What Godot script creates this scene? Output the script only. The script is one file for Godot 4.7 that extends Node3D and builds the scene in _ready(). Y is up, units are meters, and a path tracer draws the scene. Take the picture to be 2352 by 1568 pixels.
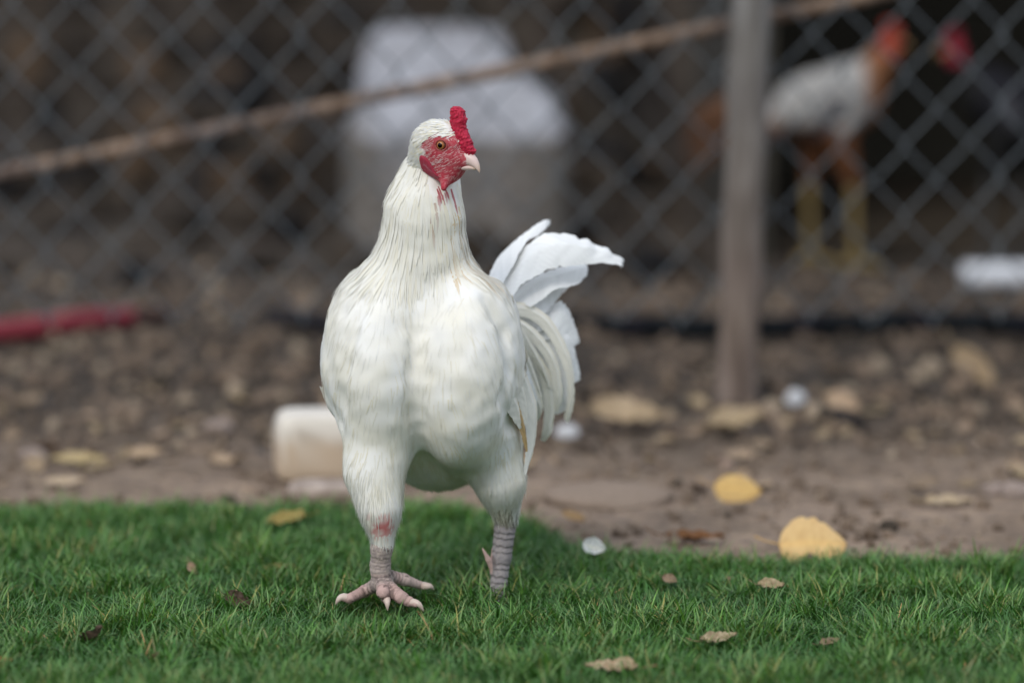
extends Node3D

# ---------------------------------------------------------------- small tools
const U := 1833.0          # units of the measuring grid per metre at the bird
const EYE := Vector3(0.0, 0.988, 5.0)
const PITCH := -0.1274
var rng := RandomNumberGenerator.new()
var names := {}
var M := {}
var wob := FastNoiseLite.new()

class MB:
	var v := PackedVector3Array()
	var n := PackedVector3Array()
	var c := PackedColorArray()
	var uv := PackedVector2Array()
	var idx := PackedInt32Array()
	func add(p: Vector3, nn: Vector3, col := Color.WHITE, t := Vector2.ZERO) -> int:
		v.push_back(p); n.push_back(nn); c.push_back(col); uv.push_back(t)
		return v.size() - 1
	func tri(a: int, b: int, d: int) -> void:
		var f := (v[d] - v[a]).cross(v[b] - v[a])
		if f.dot(n[a] + n[b] + n[d]) < 0.0:
			idx.push_back(a); idx.push_back(d); idx.push_back(b)
		else:
			idx.push_back(a); idx.push_back(b); idx.push_back(d)
	func quad(a: int, b: int, d: int, e: int) -> void:
		tri(a, b, d); tri(a, d, e)
	# smooth normals from the faces, for grids whose normals were left at zero; pointing away from «core» or along «up»
	func smooth(from: int, first_index: int, outward: Vector3, core := Vector3.INF) -> void:
		var acc := PackedVector3Array()
		acc.resize(v.size() - from)
		var i := first_index
		while i < idx.size():
			var f := (v[idx[i + 2]] - v[idx[i]]).cross(v[idx[i + 1]] - v[idx[i]])
			for k in 3:
				acc[idx[i + k] - from] += f
			i += 3
		var agree := 0.0
		for j in acc.size():
			var o := outward if core == Vector3.INF else v[from + j] - core
			agree += signf(acc[j].dot(o))
		var s := -1.0 if agree < 0.0 else 1.0
		if s < 0.0:
			i = first_index
			while i < idx.size():
				var t := idx[i + 1]
				idx[i + 1] = idx[i + 2]; idx[i + 2] = t
				i += 3
		for j in acc.size():
			n[from + j] = (acc[j] * s).normalized() if acc[j].length_squared() > 1e-24 else outward
	# rows x cols points already added from «base»; joins them without looking at normals
	func lattice(base: int, rows: int, cols: int, closed := false) -> void:
		for r in rows - 1:
			for k in (cols if closed else cols - 1):
				var a := base + r * cols + k
				var b := base + r * cols + (k + 1) % cols
				idx.append_array([a, b, b + cols, a, b + cols, a + cols])
	func mesh(m: Material) -> ArrayMesh:
		var a := []
		a.resize(Mesh.ARRAY_MAX)
		a[Mesh.ARRAY_VERTEX] = v
		a[Mesh.ARRAY_NORMAL] = n
		a[Mesh.ARRAY_COLOR] = c
		a[Mesh.ARRAY_TEX_UV] = uv
		a[Mesh.ARRAY_INDEX] = idx
		var am := ArrayMesh.new()
		am.add_surface_from_arrays(Mesh.PRIMITIVE_TRIANGLES, a)
		am.surface_set_material(0, m)
		return am

# a solid described by how far a point is from it
class Field:
	var kind := PackedInt32Array()
	var a := PackedVector3Array()
	var b := PackedVector3Array()
	var ra := PackedFloat32Array()
	var rb := PackedFloat32Array()
	var k := PackedFloat32Array()
	var amp := PackedFloat32Array()
	var pitch := PackedFloat32Array()
	var inv: Array[Basis] = []
	var noise: FastNoiseLite
	var rough := 0.0
	var calm := -1e9       # below this height the surface is smoother
	func cone(p: Vector3, q: Vector3, r0: float, r1: float, kk: float, am := 0.0, pi := 1.0) -> void:
		kind.push_back(0); a.push_back(p); b.push_back(q - p); ra.push_back(r0); rb.push_back(r1)
		k.push_back(kk); amp.push_back(am); pitch.push_back(pi); inv.push_back(Basis())
	func ell(p: Vector3, r: Vector3, basis: Basis, kk: float) -> void:
		kind.push_back(1); a.push_back(p); b.push_back(r); ra.push_back(minf(r.x, minf(r.y, r.z))); rb.push_back(0.0)
		k.push_back(kk); amp.push_back(0.0); pitch.push_back(1.0); inv.push_back(basis.transposed())
	func groove(p: Vector3, q: Vector3, r0: float, r1: float, kk: float) -> void:
		cone(p, q, r0, r1, kk)
		kind[-1] = 2
	func dist(p: Vector3) -> float:
		var d := 1e9
		for i in kind.size():
			var e: float
			var q := p - a[i]
			if kind[i] != 1:
				var ab := b[i]
				var l2 := ab.length_squared()
				var t := clampf(q.dot(ab) / l2, 0.0, 1.0)
				e = (q - ab * t).length() - lerpf(ra[i], rb[i], t)
				if amp[i] > 0.0 and e < 0.006:
					e -= amp[i] * (fposmod(t * sqrt(l2) / pitch[i] + 0.07 * sin(p.x * 520.0 + p.z * 300.0) + 0.14 * sin(p.y * 310.0), 1.0) - 0.5)
			else:
				q = inv[i] * q
				var r := b[i]
				var k0 := (q / r).length()
				var k1 := (q / (r * r)).length()
				e = k0 * (k0 - 1.0) / k1 if k1 > 1e-7 else -ra[i]
			var kk := k[i]
			if kind[i] == 2:
				if e < kk:
					var hh := maxf(kk - absf(d + e), 0.0)
					d = maxf(d, -e) + hh * hh * 0.25 / kk
				continue
			var h := maxf(kk - absf(d - e), 0.0)
			d = minf(d, e) - h * h * 0.25 / kk
		if rough > 0.0 and absf(d) < 0.03:
			d -= rough * noise.get_noise_3dv(p) * clampf((p.y - calm) * 14.0, 0.15, 1.0)
		return d
	func grad(p: Vector3) -> Vector3:
		const E := 0.0012
		var g := Vector3(1, -1, -1) * dist(p + Vector3(E, -E, -E)) + Vector3(-1, -1, 1) * dist(p + Vector3(-E, -E, E)) \
			+ Vector3(-1, 1, -1) * dist(p + Vector3(-E, E, -E)) + Vector3(1, 1, 1) * dist(p + Vector3(E, E, E))
		return g.normalized()

# surface nets of a field between lo and hi
func net(f: Field, lo: Vector3, hi: Vector3, cell: float, mb: MB, paint: Callable) -> void:
	var nx := int(ceil((hi.x - lo.x) / cell / 4.0)) * 4 + 1
	var ny := int(ceil((hi.y - lo.y) / cell / 4.0)) * 4 + 1
	var nz := int(ceil((hi.z - lo.z) / cell / 4.0)) * 4 + 1
	var val := PackedFloat32Array()
	val.resize(nx * ny * nz)
	val.fill(1e6)
	var vert := PackedInt32Array()
	vert.resize(nx * ny * nz)
	vert.fill(-1)
	var cells: Array[Vector3i] = []
	var reach := cell * 4.0 * 1.3
	for bz in range(0, nz - 1, 4):
		for by in range(0, ny - 1, 4):
			for bx in range(0, nx - 1, 4):
				var mid := lo + Vector3(bx + 2, by + 2, bz + 2) * cell
				if absf(f.dist(mid)) > reach:
					continue
				for z in range(bz, bz + 5):
					for y in range(by, by + 5):
						for x in range(bx, bx + 5):
							var i := x + nx * (y + ny * z)
							if val[i] > 9e5:
								val[i] = f.dist(lo + Vector3(x, y, z) * cell)
				for z in range(bz, bz + 4):
					for y in range(by, by + 4):
						for x in range(bx, bx + 4):
							cells.push_back(Vector3i(x, y, z))
	var sx := 1
	var sy := nx
	var sz := nx * ny
	var off := [0, sx, sy, sx + sy, sz, sx + sz, sy + sz, sx + sy + sz]
	var at8 := [Vector3(0, 0, 0), Vector3(1, 0, 0), Vector3(0, 1, 0), Vector3(1, 1, 0), Vector3(0, 0, 1), Vector3(1, 0, 1), Vector3(0, 1, 1), Vector3(1, 1, 1)]
	var edges := [[0, 1], [2, 3], [4, 5], [6, 7], [0, 2], [1, 3], [4, 6], [5, 7], [0, 4], [1, 5], [2, 6], [3, 7]]
	var hit: Array[Vector3i] = []
	for c in cells:
		var i := c.x + nx * (c.y + ny * c.z)
		var neg := 0
		for o in off:
			if val[i + o] < 0.0:
				neg += 1
		if neg == 0 or neg == 8:
			continue
		var sum := Vector3.ZERO
		var many := 0
		for e in edges:
			var p: float = val[i + off[e[0]]]
			var q: float = val[i + off[e[1]]]
			if (p < 0.0) != (q < 0.0):
				sum += at8[e[0]].lerp(at8[e[1]], p / (p - q))
				many += 1
		var w := lo + (Vector3(c) + sum / many) * cell
		var g := f.grad(w)
		w -= g * clampf(f.dist(w), -cell, cell)
		vert[i] = mb.add(w, g, paint.call(w, g), Vector2(w.x, w.y) * 8.0)
		hit.push_back(c)
	for c in hit:
		var i := c.x + nx * (c.y + ny * c.z)
		var s := val[i] < 0.0
		if c.y > 0 and c.z > 0 and (val[i + sx] < 0.0) != s:
			join(mb, vert[i], vert[i - sy], vert[i - sy - sz], vert[i - sz])
		if c.x > 0 and c.z > 0 and (val[i + sy] < 0.0) != s:
			join(mb, vert[i], vert[i - sx], vert[i - sx - sz], vert[i - sz])
		if c.x > 0 and c.y > 0 and (val[i + sz] < 0.0) != s:
			join(mb, vert[i], vert[i - sx], vert[i - sx - sy], vert[i - sy])

func join(mb: MB, a: int, b: int, c: int, d: int) -> void:
	if a >= 0 and b >= 0 and c >= 0 and d >= 0:
		mb.quad(a, b, c, d)

# ---------------------------------------------------------------- placing
func ray(px: float, py: float) -> Vector3:
	return Basis(Vector3.RIGHT, PITCH) * Vector3((px - 1176.0) / 9164.0, -(py - 784.0) / 9164.0, -1.0)
func at(px: float, py: float, z: float) -> Vector3:     # the point of the measured plate that lies on the upright plane at depth z
	var d := ray(px, py)
	return EYE + d * ((EYE.z - z) / -d.z)
func gnd(px: float, py: float, h := 0.0) -> Vector3:     # the same on the level plane at height h
	var d := ray(px, py)
	return EYE + d * ((EYE.y - h) / -d.y)
func on(f: Field, px: float, py: float, near: float, lift := 0.0) -> Vector3:   # first point of a solid along that line
	var d := ray(px, py).normalized()
	var p := at(px, py, near)
	for i in 60:
		var s := f.dist(p) - lift
		if absf(s) < 0.0002:
			break
		p += d * s * 0.8
	return p

func thing(called: String, label: String, category: String, where := Vector3.ZERO, turn := 0.0, group := "") -> Node3D:
	var o := Node3D.new()
	o.name = numbered(called)
	add_child(o)
	o.position = where
	o.rotation.y = turn
	tag(o, label, category, group)
	return o
func numbered(called: String) -> String:
	var k: int = names.get(called, 0)
	names[called] = k + 1
	return called if k == 0 else "%s_%03d" % [called, k]
func tag(o: Node, label: String, category: String, group := "") -> void:
	o.set_meta("label", label)
	o.set_meta("category", category)
	if group:
		o.set_meta("group", group)
func obj(called: String, mesh: Mesh, parent: Node = null) -> MeshInstance3D:
	var o := MeshInstance3D.new()
	o.mesh = mesh
	if parent == null:
		o.name = numbered(called)
		add_child(o)
	else:
		var key := str(parent.get_instance_id()) + called
		var k: int = names.get(key, 0)
		names[key] = k + 1
		o.name = called if k == 0 else "%s_%03d" % [called, k]
		parent.add_child(o, true)
	return o
func swarm(called: String, mesh: Mesh, places: Array, tints: Array, parent: Node = null) -> MultiMeshInstance3D:
	var mm := MultiMesh.new()
	mm.transform_format = MultiMesh.TRANSFORM_3D
	mm.use_colors = tints.size() > 0
	mm.mesh = mesh
	mm.instance_count = places.size()
	for i in places.size():
		mm.set_instance_transform(i, places[i])
		if tints.size():
			mm.set_instance_color(i, tints[i])
	var o := MultiMeshInstance3D.new()
	o.multimesh = mm
	o.set_meta("kind", "stuff")
	if parent == null:
		o.name = numbered(called)
		add_child(o)
	else:
		o.name = called
		parent.add_child(o, true)
	return o
func mat(rough: float, col := Color.WHITE, spec := 0.4) -> StandardMaterial3D:
	var m := StandardMaterial3D.new()
	m.albedo_color = col.linear_to_srgb()
	m.vertex_color_use_as_albedo = true
	m.roughness = rough
	m.metallic_specular = spec
	return m
func img_tex(w: int, h: int, f: Callable) -> ImageTexture:
	var im := Image.create(w, h, false, Image.FORMAT_RGB8)
	for y in h:
		for x in w:
			var t: float = f.call(x / float(w), y / float(h))
			im.set_pixel(x, y, Color(t, t, t))
	return ImageTexture.create_from_image(im)
func noise_tex(freq: float, oct: int, seed_: int, lo: Color, hi: Color) -> NoiseTexture2D:
	var fn := FastNoiseLite.new()
	fn.seed = seed_; fn.frequency = freq; fn.fractal_octaves = oct
	var t := NoiseTexture2D.new()
	t.width = 512; t.height = 512; t.seamless = true; t.noise = fn
	var g := Gradient.new()
	g.set_color(0, lo); g.set_color(1, hi)
	t.color_ramp = g
	return t

# a tube through points with a radius at each
func tube(mb: MB, pts: Array, radii: Array, sides: int, col: Callable, wide := 1.0) -> void:
	var base := mb.v.size()
	var first := mb.idx.size()
	for i in pts.size():
		var d: Vector3 = (pts[mini(i + 1, pts.size() - 1)] - pts[maxi(i - 1, 0)]).normalized()
		var x := d.cross(Vector3(0.13, 0.2, 1.0)).normalized() if absf(d.z) < 0.9 else d.cross(Vector3.UP).normalized()
		var y := x.cross(d)
		for s in sides:
			var t := TAU * s / sides
			mb.add(pts[i] + (x * cos(t) * wide + y * sin(t)) * radii[i], Vector3.ZERO, col.call(pts[i], i / float(pts.size() - 1)), Vector2(s / float(sides), i / float(pts.size() - 1)))
	mb.lattice(base, pts.size(), sides, true)
	for e in [0, pts.size() - 1]:
		var m := mb.add(pts[e], Vector3.ZERO, mb.c[base + e * sides])
		for s in sides:
			var p: int = base + e * sides + s
			var q: int = base + e * sides + (s + 1) % sides
			if e == 0: mb.idx.append_array([m, q, p])
			else: mb.idx.append_array([m, p, q])
	var mid := Vector3.ZERO
	for p in pts: mid += p
	# outward = away from the axis, tested ring by ring
	var acc := PackedVector3Array()
	acc.resize(mb.v.size() - base)
	var i2 := first
	while i2 < mb.idx.size():
		var f := (mb.v[mb.idx[i2 + 2]] - mb.v[mb.idx[i2]]).cross(mb.v[mb.idx[i2 + 1]] - mb.v[mb.idx[i2]])
		for k in 3: acc[mb.idx[i2 + k] - base] += f
		i2 += 3
	var s2 := 0.0
	for r in pts.size():
		for s in sides: s2 += acc[r * sides + s].normalized().dot((mb.v[base + r * sides + s] - pts[r]).normalized())
	if s2 < 0.0:
		i2 = first
		while i2 < mb.idx.size():
			var t2 := mb.idx[i2 + 1]
			mb.idx[i2 + 1] = mb.idx[i2 + 2]; mb.idx[i2 + 2] = t2
			i2 += 3
	for j in acc.size():
		mb.n[base + j] = acc[j].normalized() * (1.0 if s2 >= 0.0 else -1.0)

func const_col(c: Color) -> Callable:
	return func(_p, _t): return c

# points spread evenly along a smooth curve through the given ones
func spread(p: Array, n: int) -> Array:
	var c := Curve3D.new()
	c.bake_interval = 0.002
	for i in p.size():
		var t: Vector3 = (p[mini(i + 1, p.size() - 1)] - p[maxi(i - 1, 0)]) / 6.0
		c.add_point(p[i], -t, t)
	var l := c.get_baked_length()
	var out := []
	for i in n:
		out.push_back(c.sample_baked(l * i / float(n - 1), true))
	return out

# a feather's two vanes between its two edges, arched across, frayed at the rim
func vane(ea: Array, eb: Array, camber: float, fray: float, col: Callable, mb: MB) -> void:
	const ROWS := 44
	const COLS := 13
	var a := spread(ea, ROWS)
	var b := spread(eb, ROWS)
	var base := mb.v.size()
	var first := mb.idx.size()
	for r in ROWS:
		var t := r / float(ROWS - 1)
		var p: Vector3 = a[r]
		var q: Vector3 = b[r]
		var along: Vector3 = (a[mini(r + 1, ROWS - 1)] + b[mini(r + 1, ROWS - 1)] - a[maxi(r - 1, 0)] - b[maxi(r - 1, 0)]).normalized()
		var out := along.cross(q - p).normalized()
		if out.z < 0.0: out = -out
		var notch0 := maxf(0.0, wob.get_noise_2d(r * 90.0 + q.x * 5000.0, 31.0) - 0.28) * 190.0 * fray * t
		var notch1 := maxf(0.0, wob.get_noise_2d(r * 90.0 + q.y * 5000.0, 57.0) - 0.28) * 190.0 * fray * t
		var j0 := fray * (wob.get_noise_2d(r * 31.0 + p.x * 9000.0, 3.0)) * (0.35 + t)
		var j1 := fray * (wob.get_noise_2d(r * 31.0, 77.0 + q.x * 9000.0)) * (0.35 + t)
		var w := p.distance_to(q)
		j0 -= notch0 * w
		j1 -= notch1 * w
		for k in COLS:
			var s := k / float(COLS - 1)
			var x := p.lerp(q, s) + (p - q).normalized() * (j0 * (1.0 - s) - j1 * s)
			var arch := 1.0 - pow(absf(s * 2.0 - 1.0), 1.5)
			x += out * (camber * w * arch + (0.0014 * exp(-pow((s - 0.42) * 15.0, 2.0))) + 0.0006 * wob.get_noise_2d(t * 400.0 + s * 160.0, p.x * 4000.0))
			mb.add(x, Vector3.ZERO, col.call(s, t), Vector2(s, t * 3.0))
	mb.lattice(base, ROWS, COLS)
	mb.smooth(base, first, Vector3(0, 0.1, 1))

# a ribbon laid along a solid from p; lift grows from l0 to l1
func drape(f: Field, p: Vector3, dir: Vector3, length: float, steps: int, l0: float, l1: float, flow: Vector3, hold := 0.35) -> Array:
	var pts := []
	var nor := []
	for i in steps + 1:
		var t := i / float(steps)
		var g := f.grad(p)
		p -= g * (f.dist(p) - lerpf(l0, l1, t * t))
		pts.push_back(p); nor.push_back(g)
		dir = (dir + flow * hold).normalized()
		dir = (dir - g * dir.dot(g)).normalized()
		p += dir * length / steps
	return [pts, nor]

func ribbon(mb: MB, pts: Array, nor: Array, width: float, shape: Callable, col: Callable, roll := 0.0) -> void:
	var k := pts.size()
	var base := mb.v.size()
	for i in k:
		var t := i / float(k - 1)
		var d: Vector3 = (pts[mini(i + 1, k - 1)] - pts[maxi(i - 1, 0)]).normalized()
		var nn: Vector3 = nor[i]
		var s := nn.cross(d).normalized()
		s = s.rotated(d, roll)
		var w: float = width * 0.5 * shape.call(t)
		var c: Color = col.call(t)
		mb.add(pts[i] - s * w - nn * w * 0.07, (nn - s * 0.06).normalized(), c, Vector2(0, t))
		mb.add(pts[i], nn, c, Vector2(0.5, t))
		mb.add(pts[i] + s * w - nn * w * 0.07, (nn + s * 0.06).normalized(), c, Vector2(1, t))
	for i in k - 1:
		for j in 2:
			var a := base + i * 3 + j
			mb.quad(a, a + 1, a + 4, a + 3)

# random points on a mesh, evenly by area: [[point, normal], ...]
func sow(mb: MB, count: int) -> Array:
	var acc := PackedFloat32Array()
	var total := 0.0
	for i in range(0, mb.idx.size(), 3):
		total += (mb.v[mb.idx[i + 1]] - mb.v[mb.idx[i]]).cross(mb.v[mb.idx[i + 2]] - mb.v[mb.idx[i]]).length()
		acc.push_back(total)
	var out := []
	for j in count:
		var i := acc.bsearch(rng.randf() * total) * 3
		i = mini(i, mb.idx.size() - 3)
		var x := rng.randf()
		var y := rng.randf()
		if x + y > 1.0:
			x = 1.0 - x; y = 1.0 - y
		var a := mb.idx[i]
		var b := mb.idx[i + 1]
		var c := mb.idx[i + 2]
		out.push_back([mb.v[a] + (mb.v[b] - mb.v[a]) * x + (mb.v[c] - mb.v[a]) * y, (mb.n[a] + (mb.n[b] - mb.n[a]) * x + (mb.n[c] - mb.n[a]) * y).normalized()])
	return out

# ================================================================= the scene
func _ready() -> void:
	# camera
	var cam := Camera3D.new()
	cam.name = "camera"
	cam.position = EYE
	cam.rotation.x = PITCH
	var lens := CameraAttributesPhysical.new()
	lens.frustum_focal_length = 140.4
	lens.frustum_focus_distance = 4.97
	lens.exposure_aperture = 1.8
	cam.attributes = lens
	add_child(cam)
	cam.projection = Camera3D.PROJECTION_PERSPECTIVE
	cam.near = 0.05
	cam.far = 600.0
	cam.fov = rad_to_deg(2.0 * atan(784.0 / 9164.0))
	cam.current = true
	# sky: overcast
	var env := Environment.new()
	env.background_mode = Environment.BG_SKY
	var sm := ProceduralSkyMaterial.new()
	sm.sky_top_color = Color(0.84, 0.875, 0.935)
	sm.sky_horizon_color = Color(0.75, 0.78, 0.82)
	sm.sky_curve = 0.25
	sm.ground_bottom_color = Color(0.25, 0.22, 0.2)
	sm.ground_horizon_color = Color(0.5, 0.5, 0.5)
	var sky := Sky.new()
	sky.sky_material = sm
	env.sky = sky
	env.background_energy_multiplier = 0.95
	env.tonemap_mode = Environment.TONE_MAPPER_LINEAR
	env.tonemap_exposure = 1.34
	env.sdfgi_enabled = true
	env.ssao_enabled = true
	env.ssil_enabled = true
	var we := WorldEnvironment.new()
	we.name = "world_environment"
	we.environment = env
	add_child(we)
	# the sun behind the clouds, high on the left and in front
	var sun := DirectionalLight3D.new()
	sun.name = "sun"
	sun.light_energy = 0.42
	sun.light_color = Color(1.0, 0.985, 0.96)
	sun.light_angular_distance = 22.0
	sun.shadow_enabled = true
	sun.look_at_from_position(Vector3(-1.8, 3.9, 4.2), Vector3.ZERO)
	add_child(sun)

	rng.seed = 7
	wob.seed = 5
	wob.frequency = 0.05
	wob.fractal_octaves = 2
	materials()
	setting()
	pen()
	rooster()
	hens()
	leaves()

func materials() -> void:
	var barbs := img_tex(256, 256, func(x, y):
		var s: float = absf(x * 2.0 - 1.0)
		return 0.5 + 0.3 * sin((y * 34.0 + s * 5.0) * TAU) + 0.2 * sin((y * 90.0 + s * 14.0 + sin(x * 20.0)) * TAU))
	M.feather = mat(0.62, Color(1, 1, 1), 0.35)
	M.feather.heightmap_enabled = true
	M.feather.heightmap_texture = barbs
	M.feather.heightmap_scale = 0.016
	M.feather.backlight_enabled = true
	M.feather.backlight = Color(0.25, 0.25, 0.24)
	M.feather.rim_enabled = true
	M.feather.rim = 0.25
	M.fluff = mat(0.8, Color(1, 1, 1), 0.2)
	M.fluff.backlight_enabled = true
	M.fluff.backlight = Color(0.35, 0.35, 0.33)
	M.fluff.rim_enabled = true
	M.fluff.rim = 0.3
	M.skin = mat(0.5)
	M.body = mat(0.72, Color(1, 1, 1), 0.3)
	var warts := noise_tex(0.09, 3, 4, Color.BLACK, Color.WHITE)
	M.comb = mat(0.5)
	M.comb.heightmap_enabled = true
	M.comb.heightmap_texture = warts
	M.comb.heightmap_scale = 0.08
	M.comb.uv1_triplanar = true
	M.comb.uv1_scale = Vector3(22, 22, 22)
	M.comb.subsurf_scatter_enabled = true
	M.comb.subsurf_scatter_strength = 0.15
	M.beak = mat(0.32)
	M.gloss = mat(0.06)
	M.lid = mat(0.4)
	M.grass = mat(0.38, Color(1, 1, 1), 0.53)
	M.grass.backlight_enabled = true
	M.grass.backlight = Color(0.5, 0.55, 0.3)
	M.leaf = mat(0.6)
	M.leaf.backlight_enabled = true
	M.leaf.backlight = Color(0.3, 0.3, 0.3)
	M.soil = mat(0.95, Color(1, 1, 1), 0.2)
	M.soil.albedo_texture = noise_tex(0.02, 5, 11, Color(0.72, 0.72, 0.74), Color(1, 0.98, 0.95))
	M.soil.heightmap_enabled = true
	M.soil.heightmap_texture = noise_tex(0.03, 5, 12, Color.BLACK, Color.WHITE)
	M.soil.heightmap_scale = 1.1
	M.soil.uv1_triplanar = true
	M.soil.uv1_world_triplanar = true
	M.soil.uv1_scale = Vector3(2.3, 2.3, 2.3)
	M.stone = mat(0.9, Color(1, 1, 1), 0.25)
	M.stone.albedo_texture = noise_tex(0.012, 5, 21, Color(0.62, 0.6, 0.58), Color(1, 1, 1))
	M.stone.uv1_triplanar = true
	M.stone.uv1_scale = Vector3(3, 3, 3)
	M.wire = mat(0.45)
	M.wire.metallic = 0.6
	M.paint = mat(0.5)
	M.wood = mat(0.85, Color(1, 1, 1), 0.25)
	M.wood.albedo_texture = noise_tex(0.01, 4, 31, Color(0.6, 0.57, 0.55), Color(1, 1, 1))
	M.wood.uv1_triplanar = true
	M.wood.uv1_scale = Vector3(6, 0.8, 6)

# ----------------------------------------------------------------- the rooster
const HEAD := Vector2(1010, 333)
var hf := Vector3(0.82, 0.0, 0.572)     # where the head points
var hs := Vector3(-0.572, 0.0, 0.82)    # its side towards the lens
var hc := Vector3.ZERO
func hd(a: float, u: float, s: float) -> Vector3:    # head's own axes: ahead, up, aside
	return hc + hf * a + Vector3.UP * u + hs * s
func loc(p: Vector3) -> Vector3:
	p -= hc
	return Vector3(p.dot(hf), p.y, p.dot(hs))

var white := Color(0.85, 0.845, 0.815)
var cream := Color(0.81, 0.765, 0.61)

func rooster() -> void:
	var t0 := Time.get_ticks_msec()
	var root := thing("rooster", "white rooster with red comb and face striding over the grass towards the lens", "rooster", gnd(1010, 1405))
	var put := func(called: String, mb: MB, m: Material, under: Node = null) -> MeshInstance3D:
		var o := obj(called, mb.mesh(m), under if under else root)
		if under == null: o.position = -root.position
		return o
	hc = at(HEAD.x, HEAD.y, 0.03)
	var R := 1.0 / U
	# --- trunk, neck and thighs
	var B := Field.new()
	B.noise = FastNoiseLite.new()
	B.noise.seed = 3
	B.noise.frequency = 19.0
	B.noise.fractal_octaves = 2
	B.rough = 0.0028
	B.calm = at(0, 1060, 0).y
	B.cone(at(1000, 345, 0.012), at(986, 408, -0.002), 34 * R, 62 * R, 0.01)
	B.cone(at(986, 408, -0.002), at(974, 485, 0.002), 62 * R, 86 * R, 0.02)
	B.cone(at(974, 485, 0.002), at(970, 580, -0.005), 86 * R, 99 * R, 0.02)
	B.cone(at(970, 580, -0.005), at(975, 690, -0.02), 99 * R, 116 * R, 0.014)
	B.ell(at(876, 850, 0.0), Vector3(122, 232, 200) * R, Basis(Vector3.BACK, 0.06), 0.05)
	B.ell(at(1066, 850, 0.0), Vector3(126, 235, 200) * R, Basis(Vector3.BACK, -0.05), 0.028)
	B.ell(at(806, 790, -0.03), Vector3(66, 172, 170) * R, Basis(Vector3.BACK, -0.13), 0.013)
	B.ell(at(1143, 790, -0.035), Vector3(62, 155, 170) * R, Basis(Vector3.BACK, 0.10), 0.013)
	B.ell(at(1020, 850, -0.14), Vector3(150, 190, 220) * R, Basis(Vector3.RIGHT, 0.3), 0.05)
	B.ell(at(1085, 760, -0.22), Vector3(90, 110, 160) * R, Basis(Vector3.RIGHT, -0.5), 0.05)
	B.ell(at(1005, 1012, -0.115), Vector3(138, 116, 170) * R, Basis(), 0.045)
	B.cone(at(868, 975, 0.030), at(859, 1085, 0.050), 77 * R, 51 * R, 0.022)
	B.cone(at(859, 1085, 0.050), at(873, 1170, 0.064), 51 * R, 35 * R, 0.045)
	B.cone(at(873, 1170, 0.064), at(880, 1248, 0.060), 35 * R, 25 * R, 0.03)
	B.cone(at(1118, 1010, -0.03), at(1148, 1105, -0.03), 92 * R, 54 * R, 0.025)
	B.cone(at(1148, 1105, -0.03), at(1163, 1195, -0.045), 54 * R, 27 * R, 0.02)
	# the edges of the folded wings, a shallow fold on each side, and the line down the breast bone
	for fold in [[[842, 690], [806, 770], [790, 850], [782, 920], [779, 970]], [[1118, 690], [1160, 770], [1172, 850], [1158, 920], [1168, 980]], [[955, 770], [950, 860], [948, 950], [952, 1040]]]:
		var line := []
		for q in fold:
			var s := on(B, q[0], q[1], 0.16)
			line.push_back(s + B.grad(s) * (0.0052 if fold[0][0] == 955 else 0.0042))
		for i in line.size() - 1:
			B.groove(line[i], line[i + 1], 0.0072 if i > 0 else 0.0045, 0.0072, 0.014)
	var skin := MB.new()
	var wound := on(B, 878, 1213, 0.12)
	var paint_body := func(p: Vector3, _g: Vector3) -> Color:
		var c := white.lerp(cream, clampf(0.35 + wob.get_noise_3dv(p * 300.0) * 0.8, 0.0, 1.0) * 0.6)
		var w := clampf(1.25 - p.distance_to(wound) / 0.017 + wob.get_noise_3dv(p * 2500.0) * 0.9, 0.0, 1.0)
		c = c.lerp(Color(0.26, 0.23, 0.16), clampf(1.3 - p.distance_to(at(1164, 1190, -0.03)) / 0.017 + wob.get_noise_3dv(p * 2000.0) * 0.8, 0.0, 0.85))
		return c.lerp(Color(0.60, 0.13, 0.13), w * 0.9)
	net(B, at(700, 1270, 0) + Vector3(0, 0, -0.36), at(1260, 330, 0) + Vector3(0, 0, 0.17), 0.006, skin, paint_body)
	var trunk := MB.new()      # kept apart to sow feathers on
	trunk.v = skin.v.duplicate(); trunk.n = skin.n.duplicate(); trunk.idx = skin.idx.duplicate()
	# --- head
	var H := Field.new()
	H.ell(hd(0, 0, 0), Vector3(0.034, 0.031, 0.0225), Basis(hf, Vector3.UP, hs), 0.01)
	H.ell(hd(0.012, -0.022, 0), Vector3(0.026, 0.024, 0.019), Basis(hf, Vector3.UP, hs), 0.012)
	H.cone(hd(0.018, -0.008, 0), hd(0.041, -0.016, 0), 0.0165, 0.0092, 0.012)
	for s in [-1.0, 1.0]:
		H.cone(hd(-0.002, 0.0105, 0.0165 * s), hd(0.03, 0.003, 0.0105 * s), 0.0055, 0.004, 0.008)
	H.cone(hd(0.013, -0.03, 0), at(1019, 432, 0.057), 0.0108, 0.0036, 0.012)
	H.cone(hd(-0.014, 0.0, 0), at(985, 405, -0.004), 0.022, 0.032, 0.014)
	var red := Color(0.37, 0.025, 0.045)
	var bare := func(p: Vector3) -> float:      # 1 where the face has no feathers
		var q := loc(p)
		var e := Vector2((q.x - 0.0185) / 0.0335, (q.y + 0.009) / (0.027 if q.y > -0.009 else 0.034)).length()
		e = minf(e, Vector2((q.x - 0.006) / 0.024, (q.y + 0.029) / 0.022).length())
		e = minf(e, Vector2((q.x - 0.030) / 0.020, (q.y + 0.028) / 0.018).length())
		var dewlap := p.distance_to(at(1020, 424, 0.07)) / 0.014
		dewlap = minf(dewlap, Vector2((q.x - 0.022) / 0.011, (q.y + 0.055) / 0.022).length())
		var eye2 := Vector2((q.x + 0.012) / 0.0072, (q.y + 0.0075) / 0.0055).length()
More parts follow.
